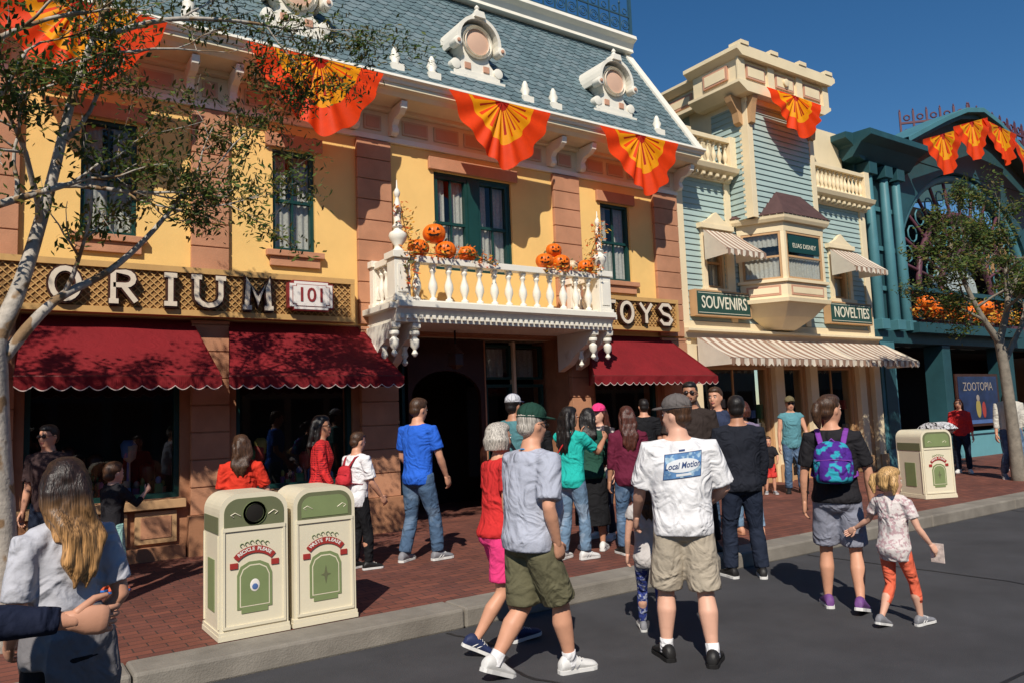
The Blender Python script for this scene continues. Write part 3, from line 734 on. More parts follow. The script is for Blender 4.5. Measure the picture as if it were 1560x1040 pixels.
# bay window
mb=MB()
cx=13.62; yF=9.22
bay=[(12.5,10.0),(12.95,yF),(14.25,yF),(14.75,10.0)]
def scaled(k,dz): return [(cx+(x-cx)*k,10.0+(y-10.0)*k) for x,y in bay]
def loftbay(k0,z0,k1,z1,m):
    a=scaled(k0,0);b=scaled(k1,0); vs=[(x,y,z0) for x,y in a]+[(x,y,z1) for x,y in b]
    mb.add(vs,[(0,1,5,4),(1,2,6,5),(2,3,7,6),(3,0,4,7),(3,2,1,0),(4,5,6,7)],m)
loftbay(.35,3.22,.72,3.45,W); loftbay(.72,3.451,.98,3.70,W); loftbay(1.06,3.701,1.08,3.78,W)
loftbay(1.0,3.781,1.0,4.10,W); loftbay(1.06,4.101,1.06,4.16,W)
loftbay(.80,4.161,.80,5.119,M_dark)
loftbay(1.0,5.12,1.02,5.30,W); loftbay(1.10,5.301,1.14,5.36,W); loftbay(1.14,5.361,1.16,5.44,W)
def facewin(p,q,z0,z1,nl=1):
    p=V((*p,0));q=V((*q,0)); d=(q-p); L=d.length; d.normalize(); nrm=V((d.y,-d.x,0))
    T=Matrix(((d.x,-nrm.x,0,p.x),(d.y,-nrm.y,0,p.y),(0,0,1,0),(0,0,0,1)))
    mb.T=T
    mb.box(0,.07,-.0,.06,z0,z1,W); mb.box(L-.07,L,-.0,.06,z0,z1,W)
    fw=.045; a=.071;b=L-.071
    mb.box(a,a+fw,.01,.05,z0,z1,M_tan); mb.box(b-fw,b,.01,.05,z0,z1,M_tan); mb.box(a+fw,b-fw,.01,.05,z0,z0+fw,M_tan); mb.box(a+fw,b-fw,.01,.05,z1-fw,z1,M_tan)
    zm=z0+(z1-z0)*.48; mb.box(a+fw,b-fw,.012,.045,zm-.02,zm+.02,M_tan)
    mb.add([(a,.03,z0),(b,.03,z0),(b,.03,z1),(a,.03,z1)],[(0,1,2,3)],GLASS)
    curtain(mb,a,b,z0,zm,.085); curtain(mb,a,b,zm+.22,z1,.10)
    mb.box(.12,L-.12,-.012,-.002,3.84,4.04,M_pink); mb.box(.16,L-.16,-.018,-.0125,3.88,4.0,W)
    mb.T=None
facewin(bay[0],bay[1],4.162,5.119); facewin(bay[1],bay[2],4.162,5.119); facewin(bay[2],bay[3],4.162,5.119)
mb.box(13.1,14.1,yF+.006,yF+.02,4.70,5.05,M_grn)
mb.obj('bay_window',sb,bevel=.004)
text('window_lettering','ELIAS DISNEY',.13,(13.6,yF+.003,4.84),M_gold,sb,.001)
mb=MB()
zr0,zr1=5.44,6.12
nrow=7
for j in range(nrow):
    t0=j/nrow;t1=(j+1)/nrow
    def kk(t): return 1.16-.62*(t**.75)
    a=scaled(kk(t0)+.02,0); b=scaled(kk(t1)+.005,0)
    for s_ in range(3):
        p0,p1,q0,q1=V((*a[s_],zr0+(zr1-zr0)*t0)),V((*a[s_+1],zr0+(zr1-zr0)*t0)),V((*b[s_],zr0+(zr1-zr0)*t1)),V((*b[s_+1],zr0+(zr1-zr0)*t1))
        n=max(3,int((p1-p0).length/.13))
        for i in range(n):
            u0=i/n;u1=(i+1)/n-.012
            A=p0.lerp(p1,u0);B=p0.lerp(p1,u1);Cc=q0.lerp(q1,u1);Dd=q0.lerp(q1,u0)
            mb.add([A,B,Cc,Dd,A-V((0,-.02,.012)),B-V((0,-.02,.012))],[(0,1,2,3),(4,5,1,0)],random.choice(M_tile))
a=scaled(1.16,0);b=scaled(.54,0)
mb.add([(x,y,zr0+.0) for x,y in a]+[(x,y,zr1-.01) for x,y in b],[(0,1,5,4),(1,2,6,5),(2,3,7,6),(4,5,6,7)],M_tile[1])
mb.obj('bay_roof',sb)
mb=MB()
for a,b,c,d in swin:
    window(mb,a,b,c,d,D2,M_tan,1,True,.06)
    mb.box(a-.12,a-.002,D2-.07,D2-.003,c-.03,d+.12,W); mb.box(b+.002,b+.12,D2-.07,D2-.003,c-.03,d+.12,W)
    mb.box(a-.2,b+.2,D2-.14,D2-.003,d+.121,d+.22,W); mb.box(a-.16,b+.16,D2-.12,D2-.003,c-.12,c-.031,W)
    m_=(a+b)/2
    mb.prism([(m_-.42,d+.221),(m_+.42,d+.221),(m_+.18,d+.34),(m_+.08,d+.42),(m_,d+.47),(m_-.08,d+.42),(m_-.18,d+.34)],1,D2-.12,D2-.03,W)
mb.obj('side_windows',sb,bevel=.004)
for a,b in ((11.40,12.30),(15.55,16.6)):
    awning('striped_awning',a-.08,b+.14,a,b,D2-.15,5.12,9.28,4.62,stripe=.17,drop=.12,sc=.1,sag=.02,pipe=False)
for a,b in ((10.95,12.9),(12.95,14.8),(14.85,17.3)):
    awning('striped_awning',a,b,a,b,D2-.23,3.0,9.05,2.56,stripe=.22,drop=.14,sc=.12,sag=.05,pipe=False)
def board(nm,s,x0,x1,z0,z1):
    e=empty('shop_sign'); mb=MB(); y=9.86
    mb.box(x0,x1,y,D2-.031,z0,z1,M_tan); mb.box(x0+.035,x1-.035,y-.008,y-.001,z0+.035,z1-.035,M_signg)
    mb.box(x0+.06,x1-.06,y-.010,y-.0085,z1-.07,z1-.06,M_gold); mb.box(x0+.06,x1-.06,y-.010,y-.0085,z0+.06,z0+.07,M_gold)
    mb.obj('board',e,bevel=.004); t=text('lettering',s,.34,((x0+x1)/2,y-.012,(z0+z1)/2),M_gold,e,.003,off=.002)
    w=t.dimensions[0]; t.scale[0]=(x1-x0-.3)/max(w,.1) if w>0 else 1
board('a','SOUVENIRS',11.02,12.62,3.42,3.93); board('b','NOVELTIES',15.3,16.95,3.44,3.93)
mb=MB()
so=[(11.2,13.3,.8,2.5),(13.7,14.5,.15,2.5),(14.8,16.3,.8,2.5)]
wall(mb,10.77,17.2,.1,2.899,D2,.3,so,M_tan)
for a,b in ((10.8,11.15),(13.34,13.62),(14.52,14.78),(16.35,16.6),(16.95,17.2)): mb.box(a,b,D2-.12,D2-.003,.12,2.89,M_crmB); mb.box(a-.03,b+.03,D2-.16,D2-.121,.12,.5,M_tan)
for a,b,c,d in so: window(mb,a,b,c,d,D2,M_tan,2 if b-a>1 else 1,False,.07,False)
for k in range(40):
    x=random.uniform(11.3,16.2); z=random.uniform(.85,1.7); mb.box(x,x+.12,D2+.2,D2+.3,z,z+random.uniform(.1,.3),random.choice(cols))
mb.obj('shop_front',sb,bevel=.004)

# =================================================================== TEAL BUILDING
tb=empty('teal_arcade_building')
mb=MB(); D3=10.3; tcx=23.0; rx=3.9; zs=4.6; rz=3.45
x0,x1=17.25,29.5
N=36
for i in range(N):
    a=math.pi*i/N;b=math.pi*(i+1)/N
    xa,xb=tcx-rx*math.cos(a),tcx-rx*math.cos(b); za,zb=zs+rz*math.sin(a),zs+rz*math.sin(b)
    mb.add([(xa,D3,za),(xb,D3,zb),(xb,D3,8.2),(xa,D3,8.2),(xa,D3+.5,za),(xb,D3+.5,zb)],[(0,1,2,3),(0,4,5,1)],M_teal)
mb.box(17.45,tcx-rx,D3,D3+.5,3.4,8.199,M_teal); mb.box(tcx+rx,x1,D3,D3+.5,3.4,8.199,M_teal)
mb.box(17.45,17.95,D3+.501,16,3.4,7.9,M_teal)
mb.box(17.3,x1,D3-.2,D3+.5,3.1,3.399,M_teal)
gx=23.4
rake=[(gx-4.3,8.05),(gx-3.5,8.42),(gx-2.2,9.0),(gx-1.0,9.48),(gx,9.68),(gx+1.0,9.48),(gx+2.2,9.0),(gx+3.5,8.42),(gx+4.3,8.05)]
mb.prism([(p[0],p[1]) for p in rake]+[],1,D3-.02,D3+.5,M_teal)
for i in range(len(rake)-1):
    p,q=rake[i],rake[i+1]
    for (dz,yy0,m,h_) in ((.0,-.35,M_teal,.13),(.131,-.55,M_tealL,.14)):
        mb.add([(p[0],D3+yy0,p[1]+dz),(q[0],D3+yy0,q[1]+dz),(q[0],D3+yy0,q[1]+dz+h_),(p[0],D3+yy0,p[1]+dz+h_),(p[0],D3+.6,p[1]+dz),(q[0],D3+.6,q[1]+dz),(q[0],D3+.6,q[1]+dz+h_),(p[0],D3+.6,p[1]+dz+h_)],[(0,1,2,3),(0,4,5,1),(3,2,6,7)],m)
mb.prism([(D3-.0,7.5),(D3-.25,7.55),(D3-.5,7.85),(D3-.75,7.95),(D3-.75,8.1),(D3+.5,8.15)],0,17.0,19.6,M_teal)
mb.prism([(17.45,7.5),(17.25,7.55),(16.95,7.85),(16.7,7.95),(16.7,8.1),(17.5,8.15)],1,D3-.3,16,M_teal)
for x in (17.5,18.2,18.75): mb.tube([(x+.2,D3-.18,3.5),(x+.2,D3-.18,5.4),(x+.2,D3-.18,7.4)],[.13,.12,.10],M_tealL,12); mb.box(x+.03,x+.37,D3-.35,D3-.003,3.4,3.65,M_tealL); mb.box(x+.03,x+.37,D3-.35,D3-.003,7.2,7.5,M_teal)
for z_ in (4.4,5.4,6.4): mb.box(17.5,19.1,D3-.06,D3-.002,z_,z_+.12,M_tealL)
mb.box(17.3,17.95,D3-.35,D3+.3,.12,3.09,M_tealL); mb.box(17.4,17.85,D3-.38,D3-.351,.6,2.7,M_teal)
mb.box(20.5,20.9,D3-.2,D3+.3,.12,3.09,M_teal); mb.box(24,24.5,D3-.2,D3+.3,.12,3.09,M_teal); mb.box(27,30,D3-.2,D3+.3,.12,3.09,M_teal)
mb.box(17.95,30,D3-.15,D3+.25,.12,.75,M_tealS); mb.box(17.95,30,D3-.2,D3+.25,.75,.82,M_tealS)
mb.obj('arch_facade',tb,bevel=.01)
mb=MB()
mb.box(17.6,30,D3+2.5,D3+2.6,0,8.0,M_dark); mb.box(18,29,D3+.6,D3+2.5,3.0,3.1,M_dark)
for k in range(3):
    s_=1-.03-k*.30
    pts=[(tcx-rx*s_*math.cos(math.pi*i/28),D3+.2,zs+rz*s_*math.sin(math.pi*i/28)) for i in range(29)]
    mb.tube(pts,[.13 if k==0 else .08]*29,M_tealL if k==0 else M_purp,6,rounded=False)
for i in range(1,14):
    a=math.pi*i/14
    mb.tube([(tcx-rx*.37*math.cos(a),D3+.2,zs+rz*.37*math.sin(a)),(tcx-rx*.97*math.cos(a),D3+.2,zs+rz*.97*math.sin(a))],[.045,.045],M_purp,5)
    for rr_ in (.52,.82):
        c0=(tcx-rx*rr_*math.cos(a+.11),zs+rz*rr_*math.sin(a+.11))
        mb.tube([(c0[0]+.22*math.cos(t),D3+.2,c0[1]+.22*math.sin(t)) for t in [j*.7 for j in range(10)]],[.025]*10,M_tealL,4,rounded=False)
for x in (tcx-2.6,tcx-1.3,tcx,tcx+1.3,tcx+2.6): mb.box(x-.05,x+.05,D3+.15,D3+.25,3.4,zs,M_teal)
mb.box(tcx-rx,tcx+rx,D3+.10,D3+.30,zs-.06,zs+.06,M_teal)
pg=mat('pale_glass',(.45,.50,.48),.3,.3,3,0)
mb.prism([(tcx-1.3*math.cos(math.pi*i/16),zs+.05+1.15*math.sin(math.pi*i/16)) for i in range(17)],1,D3+.5,D3+.52,pg)
mb.box(18.9,27,D3-.12,D3-.001,3.4,3.75,M_purp)
mb.obj('arch_window',tb)
mb=MB()
ang=math.atan2(-1.5,1.4)
mb.T=Matrix.Translation(V((25.0,13.0,0)))@Matrix.Rotation(ang,4,'Z')
crest(mb,0,2.05,0,10.15,M_purp,1.15,.41,.030); mb.box(-.1,2.1,.05,.2,8.2,10.15,M_teal)
mb.T=None
crest(mb,26.45,45,11.48,10.15,M_purp,1.15,.55,.030); mb.box(26.45,45,11.5,11.7,8.2,10.15,M_teal)
mb.obj('roof_cresting',tb)
for i_,(cx_,zz) in enumerate(((20.6,8.62),(22.3,9.28),(24.0,9.45),(25.7,8.92),(27.3,8.2))): bunting(cx_,9.64,zz,1.02,slope=(.32 if i_<2 else (-.05 if i_==2 else -.38)),seed=i_,dep=1.1)
mb=MB()
mb.box(18.9,24.6,D3-.5,D3-.205,3.35,3.6,M_teal)
for k in range(1700):
    leafat(mb,(random.uniform(18.9,24.6),D3-.35+random.gauss(0,.12),3.75+abs(random.gauss(0,.22))),random.uniform(.03,.08),M_fall)
mb.obj('flower_box')
for x,z,r in ((19.3,3.95,.2),(19.9,3.8,.22),(20.7,3.85,.2),(21.6,3.8,.2),(22.4,3.95,.22)): pumpkin(x,D3-.5,z,r,-.6)
M_post=mat('poster_blue',(.012,.028,.10),.3,.6,1.5,0)
e=empty('poster'); mb=MB(); mb.box(20.95,23.3,D3-.24,D3-.2,.95,2.35,M_brown); mb.box(21.05,23.2,D3-.247,D3-.241,1.02,2.28,M_post)
mb.ell((22.05,D3-.25,1.42),(.14,.004,.25),cols[2],12,8); mb.ell((22.35,D3-.25,1.38),(.11,.004,.22),cols[0],12,8)
mb.ell((22.05,D3-.252,1.70),(.09,.004,.09),cols[3],12,8); mb.box(21.05,23.2,D3-.2495,D3-.2475,1.02,1.12,cols[1])
mb.obj('panel',e); text('lettering','ZOOTOPIA',.32,(22.1,D3-.255,2.0),cols[3],e,.002)
fb=empty('distant_shop_building'); mb=MB()
mb.box(29.6,48,10.5,18,0,7.6,M_tan); mb.box(29.5,48.1,10.3,10.499,7.1,7.7,M_crm)
for k in range(8):
    mb.box(30.5+k*2.2,31.5+k*2.2,10.44,10.499,4.2,6.0,M_grn); mb.box(30.2+k*2.2,31.9+k*2.2,10.42,10.499,.8,2.8,M_dark)
mb.obj('walls',fb)
ob_=empty('opposite_shop_building'); mb=MB()
xx=-20
k=0
while xx<50:
    wd=random.uniform(6,9); hh=random.uniform(5.5,7); mm=[M_stone2,M_tan,M_clap,M_teal,M_stone][k%5]
    mb.box(xx,xx+wd-.02,-16,-10,0,hh,mm); mb.box(xx,xx+wd-.02,-10.3,-10.002,hh-.5,hh+.1,M_crm)
    for q in range(int(wd/1.6)):
        mb.box(xx+.5+q*1.6,xx+1.4+q*1.6,-9.999,-9.95,3.8,5.1,M_grn); mb.box(xx+.3+q*1.6,xx+1.6+q*1.6,-9.998,-9.94,.7,2.7,M_dark)
    xx+=wd; k+=1
mb.obj('walls',ob_)

# =================================================================== TREES
def tree(name,limbs,bark,nleaf,ls,seed,maxd=3,leafm=None,sp=.13):
    random.seed(seed); e=empty(name); wb=MB(); lb=MB(); tips=[]
    def grow(p,d,L,r,dep):
        pts=[V(p)];n=5;dd=V(d).normalized(); rr=[r]
        for i in range(n):
            dd=(dd+V((random.gauss(0,.17),random.gauss(0,.17),random.gauss(0,.12)+.02))).normalized(); pts.append(pts[-1]+dd*L/n); rr.append(r*(1-.6*(i+1)/n))
        wb.tube(pts,rr,bark,7 if dep<2 else 5)
        if dep>=maxd:
            tips.append(pts); return
        k=random.choice([3,4,4])
        for c in range(k):
            i=random.randint(2,n); q=(dd+V((random.gauss(0,.65),random.gauss(0,.65),random.gauss(0,.45)))).normalized()
            grow(pts[i],q,L*random.uniform(.55,.8),rr[i]*.72,dep+1)
        if dep>=maxd-1: tips.append(pts[3:])
    for path,rad,sub in limbs:
        pts,rr=spline(path,rad,5); wb.tube(pts,rr,bark,10)
        for (t,dr,L) in sub:
            i=int(t*(len(pts)-1)); grow(pts[i],dr,L,rr[i]*.6,1)
    wts=[random.random()**2.2+.03 for _ in tips]
    for k in range(nleaf):
        P=random.choices(tips,wts)[0]; i=random.randrange(len(P)-1); p=P[i].lerp(P[i+1],random.random())+V((random.gauss(0,sp),random.gauss(0,sp),random.gauss(0,sp*.8)))
        leafat(lb,p,ls*random.uniform(.6,1.3),leafm or M_leaf)
    wb.obj('trunk_and_limbs',e); lb.obj('foliage',e)
def lefttree(ox,oy,n,seed):
    def S(L): return [(tuple(V(p)+V((ox,oy,0)) for p in a),b,c) for a,b,c in L]
    tree('street_tree',S([
 ([(.12,6.75,.1),(.10,6.75,.9),(.05,6.75,1.7),(.02,6.72,2.35)],[.15,.115,.105,.10],[]),
 ([(.02,6.72,2.3),(-.12,6.7,2.9),(-.2,6.6,3.8),(-.1,6.5,4.8)],[.085,.07,.05,.03],[(.4,(-1,-.2,.8),1.0),(.65,(.3,.6,.8),1.0),(.95,(0,.1,1),1.1),(.8,(-.8,0,.7),1.0),(.3,(-.8,.6,.3),.9),(.5,(.8,-.3,.5),.9),(.9,(.8,-.2,.4),.9)]),
 ([(.03,6.72,2.3),(.20,6.8,2.8),(.38,6.9,3.6),(.55,6.9,4.5),(.8,6.8,5.3)],[.075,.055,.042,.03,.018],[(.4,(-.3,-.6,.8),1.0),(.6,(.7,.2,.7),1.1),(.75,(.2,.9,.5),1.0),(.9,(-.5,.1,.9),1.0),(.98,(.6,0,.9),1.1),(.5,(.9,-.2,.1),.9),(.8,(1,-.2,.2),.9)]),
 ([(.05,6.72,2.15),(.4,6.8,2.65),(.80,6.9,2.95),(1.15,6.95,3.35),(1.5,7.0,3.9)],[.05,.036,.027,.02,.012],[(.3,(.5,-.2,.9),.8),(.7,(.6,.3,.8),.9),(.95,(.8,0,.7),.9),(.97,(.2,.1,1),.9),(.85,(1,-.3,.0),.75)]),
 ([(.7,6.88,4.9),(1.2,6.8,5.15),(1.8,6.8,5.3),(2.35,6.8,5.35)],[.028,.02,.015,.010],[(.4,(.6,0,.7),.7),(.7,(.9,.3,.0),.6),(.95,(1,-.1,.1),.65),(.98,(.6,.3,-.6),.5),(.8,(.4,0,-.8),.5)]),
 ]),M_bark,n,.033,seed,3,None,.075)
lefttree(0,0,17000,5); lefttree(-3.9,-.2,10000,8)
tree('street_tree',[
 ([(15.75,6.6,.1),(15.7,6.6,1.2),(15.6,6.6,2.2),(15.5,6.6,2.75)],[.13,.10,.09,.085],[]),
 ([(15.5,6.6,2.7),(15.1,6.7,3.2),(14.75,6.8,3.9),(14.6,6.9,4.5)],[.07,.05,.035,.02],[(.3,(-.9,.3,.4),.9),(.5,(-1,.2,.1),.9),(.6,(-.8,-.4,.7),.8),(.8,(-.5,.3,.9),.7),(.97,(.2,0,1),.7),(.4,(.3,-.6,.5),.8),(.7,(-.9,0,-.2),.8)]),
 ([(15.5,6.6,2.7),(15.75,6.5,3.4),(15.8,6.5,4.1),(15.7,6.5,4.7)],[.07,.05,.035,.02],[(.4,(.9,.1,.6),1.1),(.6,(-.5,-.5,.7),.9),(.8,(.6,.4,.8),.8),(.97,(0,0,1),.7),(.7,(-.9,.1,.5),.8),(.3,(-.7,-.5,.2),.9)]),
 ([(15.6,6.6,2.3),(16.1,6.5,2.9),(16.7,6.4,3.5)],[.06,.045,.03],[(.5,(.9,0,.5),1.1),(.9,(.5,-.3,.9),1.0),(.97,(.9,.3,.3),1.0)]),
 ],M_bark2,15000,.042,9,3,None,.10)
random.seed(21)

# =================================================================== TRASH CANS
def can(x,y,rot,label,hole=True,w=.49,d=.47,h=1.02,side=True):
    e=empty('trash_can',(x,y,.152),rot)
    mb=MB()
    def arch(w_,h_,r,z0,n=8,ox=0):
        p=[(ox-w_/2,z0),(ox+w_/2,z0)]
        for i in range(n+1): a=math.pi/2*i/n; p.append((ox+w_/2-r+r*math.cos(a),h_-r+r*math.sin(a)))
        for i in range(n+1): a=math.pi/2*i/n; p.append((ox-w_/2+r-r*math.sin(a),h_-r+r*math.cos(a)))
        return p
    mb.prism(arch(w,h,.13,.035),1,0,d,M_can)
    mb.box(-w/2-.012,w/2+.012,-.012,d+.012,0,.034,M_can); mb.box(-w/2-.008,w/2+.008,-.008,d+.008,.0345,.06,M_can)
    mb.prism(arch(w-.06,h-.035,.105,.785),1,-.006,-.001,M_cano)
    for (a,b,c,d_) in ((-w/2+.02,w/2-.02,.755,.783),(-w/2+.02,w/2-.02,.075,.095)): mb.box(a,b,-.012,-.001,c,d_,M_can)
    mb.box(-w/2+.02,-w/2+.036,-.010,-.0012,.096,.754,M_can); mb.box(w/2-.036,w/2-.02,-.010,-.0012,.096,.754,M_can)
    if hole:
        mb.lathe([(.085,-.012),(.085,-.002),(.065,-.002),(.065,-.012)],(0,-.004,.875),M_cang,20,axis=1,caps=False); mb.lathe([(.066,0),(.066,.004)],(0,-.012,.875),M_blk,20,axis=1)
    else:
        mb.prism(arch(w-.12,h-.065,.08,.80),1,-.010,-.0065,M_cang)
    for sg in (-1,1):
        mb.tube([(sg*.10,-.01,.86),(sg*.14,-.01,.885),(sg*.17,-.01,.87),(sg*.15,-.01,.855)],[.004]*4,M_can,4)
    mb.prism([(-.125,.20),(-.095,.20),(-.095,.17),(.095,.17),(.095,.20),(.125,.20),(.125,.44),(.10,.50),(.04,.53),(-.04,.53),(-.10,.50),(-.125,.44)],1,-.006,-.001,M_cang)
    mb.prism([(-.107,.215),(.107,.215),(.107,.43),(.085,.48),(.035,.508),(-.035,.508),(-.085,.48),(-.107,.43)],1,-.0075,-.0062,M_can)
    mb.prism([(-.100,.222),(.100,.222),(.100,.428),(.080,.474),(.033,.500),(-.033,.500),(-.080,.474),(-.100,.428)],1,-.0085,-.0078,M_cang)
    rb=[]
    for i in range(13):
        a=math.radians(40+100*i/12); rb.append((-.155*math.cos(a),.45+.14*math.sin(a))); 
    rr_=[(x_*1.28,(z_-.45)*1.36+.45) for x_,z_ in rb]
    for i in range(12):
        mb.add([(rb[i][0],-.0095,rb[i][1]),(rb[i+1][0],-.0095,rb[i+1][1]),(rr_[i+1][0],-.0095,rr_[i+1][1]),(rr_[i][0],-.0095,rr_[i][1])],[(0,1,2,3)],M_canr)
    mb.box(-.175,-.12,-.0092,-.0015,.49,.53,M_canr); mb.box(.12,.175,-.0092,-.0015,.49,.53,M_canr)
    for sg in (-1,1):
        for k in range(3):
            cxx=sg*(.02+.035*k); mb.tube([(cxx+.014*math.cos(t),-.006,.665-.008*k+.014*math.sin(t)) for t in [j*.9 for j in range(6)]],[.003]*6,M_cang,4)
    if hole: mb.ell((0,-.009,.36),(.035,.003,.045),M_plw,12,8); mb.ell((0,-.012,.35),(.022,.002,.022),cols[1],10,6)
    else:
        mb.prism([(0,.29),(.012,.35),(.04,.36),(.012,.37),(0,.43),(-.012,.37),(-.04,.36),(-.012,.35)],1,-.0105,-.009,M_cano)
    if side:
        mb.box(-w/2-.006,-w/2-.001,d*.30,d*.70,.18,.55,M_cang)
        mb.box(-w/2-.006,-w/2-.001,.03,d-.03,.74,.86,M_cano)
        mb.box(-w/2-.010,-w/2-.001,.02,.035,.08,.73,M_can); mb.box(-w/2-.010,-w/2-.001,d-.035,d-.02,.08,.73,M_can)
    mb.obj('body',e,bevel=.006)
    n=len(label)
    for i,ch in enumerate(label):
        if ch==' ': continue
        a=math.radians(128-76*i/(n-1))
        R=.172
        t=text('letter',ch,.034,(0,0,0),M_plw,e,.001,off=.001)
        px,pz=R*math.cos(a)*1.05,.45+R*math.sin(a)*.98
        t.matrix_local=Matrix.Translation(V((px,-.0112,pz)))@Matrix.Rotation(math.pi/2,4,'X')@Matrix.Rotation(a-math.pi/2,4,'Z')
    return e
can(1.645,5.73+.08,0,'RECYCLE PLEASE',True)
can(2.18,5.73+.08,0,'WASTE PLEASE',False,side=False)
can(12.30,6.28,math.radians(-22),'WASTE PLEASE',False,w=.56,d=.56,h=1.06)

# =================================================================== PEOPLE
SK=mat('skin_light',(.60,.30,.19),.5,.10,6,.05,90,spec=.35); SK2=mat('skin_tan',(.44,.21,.125),.5,.10,6,.05,90,spec=.35); SK3=mat('skin_fair',(.68,.38,.27),.5,.10,6,.05,90,spec=.35)
EYEW=mat('eye_white',(.7,.66,.62),.3,0,2,0); EYED=mat('eye_dark',(.02,.012,.01),.2,0,2,0); LIP=mat('lips',(.42,.13,.11),.5,.05,5,0)
def cloth(nm,c,kind=None,c2=None,sc=1,rough=.85): return mat(nm,c,rough,.10,6,.25,60,kind=kind,col2=c2,sc=sc,spec=.15,folds=.75)
def hairm(nm,c,c2=None): return mat(nm,c,.45,.1,6,.1,60,kind='hair',col2=c2,spec=.4)
H_br=hairm('hair_brown',(.06,.028,.014)); H_bk=hairm('hair_black',(.012,.009,.008)); H_gy=hairm('hair_grey',(.42,.38,.33)); H_bl=hairm('hair_blonde',(.50,.30,.12)); H_rd=hairm('hair_auburn',(.07,.02,.012)); H_om=hairm('hair_ombre',(.022,.011,.008),(.46,.24,.09))
WHT=cloth('cloth_white',(.76,.75,.76)); BLK=cloth('cloth_black',(.012,.012,.014)); 
SHW=mat('shoe_white',(.66,.65,.63),.6,.1,9,.1,60); SHB=mat('shoe_black',(.015,.014,.014),.5,.1,9,.1,60); SHG=mat('shoe_grey',(.22,.22,.24),.6,.2,20,.1,60); SHN=mat('shoe_navy',(.02,.03,.09),.6,.2,9,.1,60)
DEN=cloth('denim_blue',(.07,.12,.20),'patch',(.12,.18,.27),5); DENd=cloth('denim_dark',(.016,.022,.04)); DENl=cloth('denim_light',(.14,.22,.32),'patch',(.24,.32,.42),5)
clouds=bpy.data.textures.new('cloth_folds','CLOUDS'); clouds.noise_scale=.16; clouds.noise_depth=1
hairt=bpy.data.textures.new('hair_clumps','CLOUDS'); hairt.noise_scale=.05; hairt.noise_depth=1
def vox(o,v,sm=4,disp=0,tex=None,mid=.5):
    m=o.modifiers.new('r','REMESH'); m.mode='VOXEL'; m.voxel_size=v; m.use_smooth_shade=True
    s=o.modifiers.new('s','SMOOTH'); s.factor=.5; s.iterations=sm
    if disp:
        d=o.modifiers.new('d','DISPLACE'); d.texture=tex or clouds; d.strength=disp; d.mid_level=mid; d.texture_coords='LOCAL'
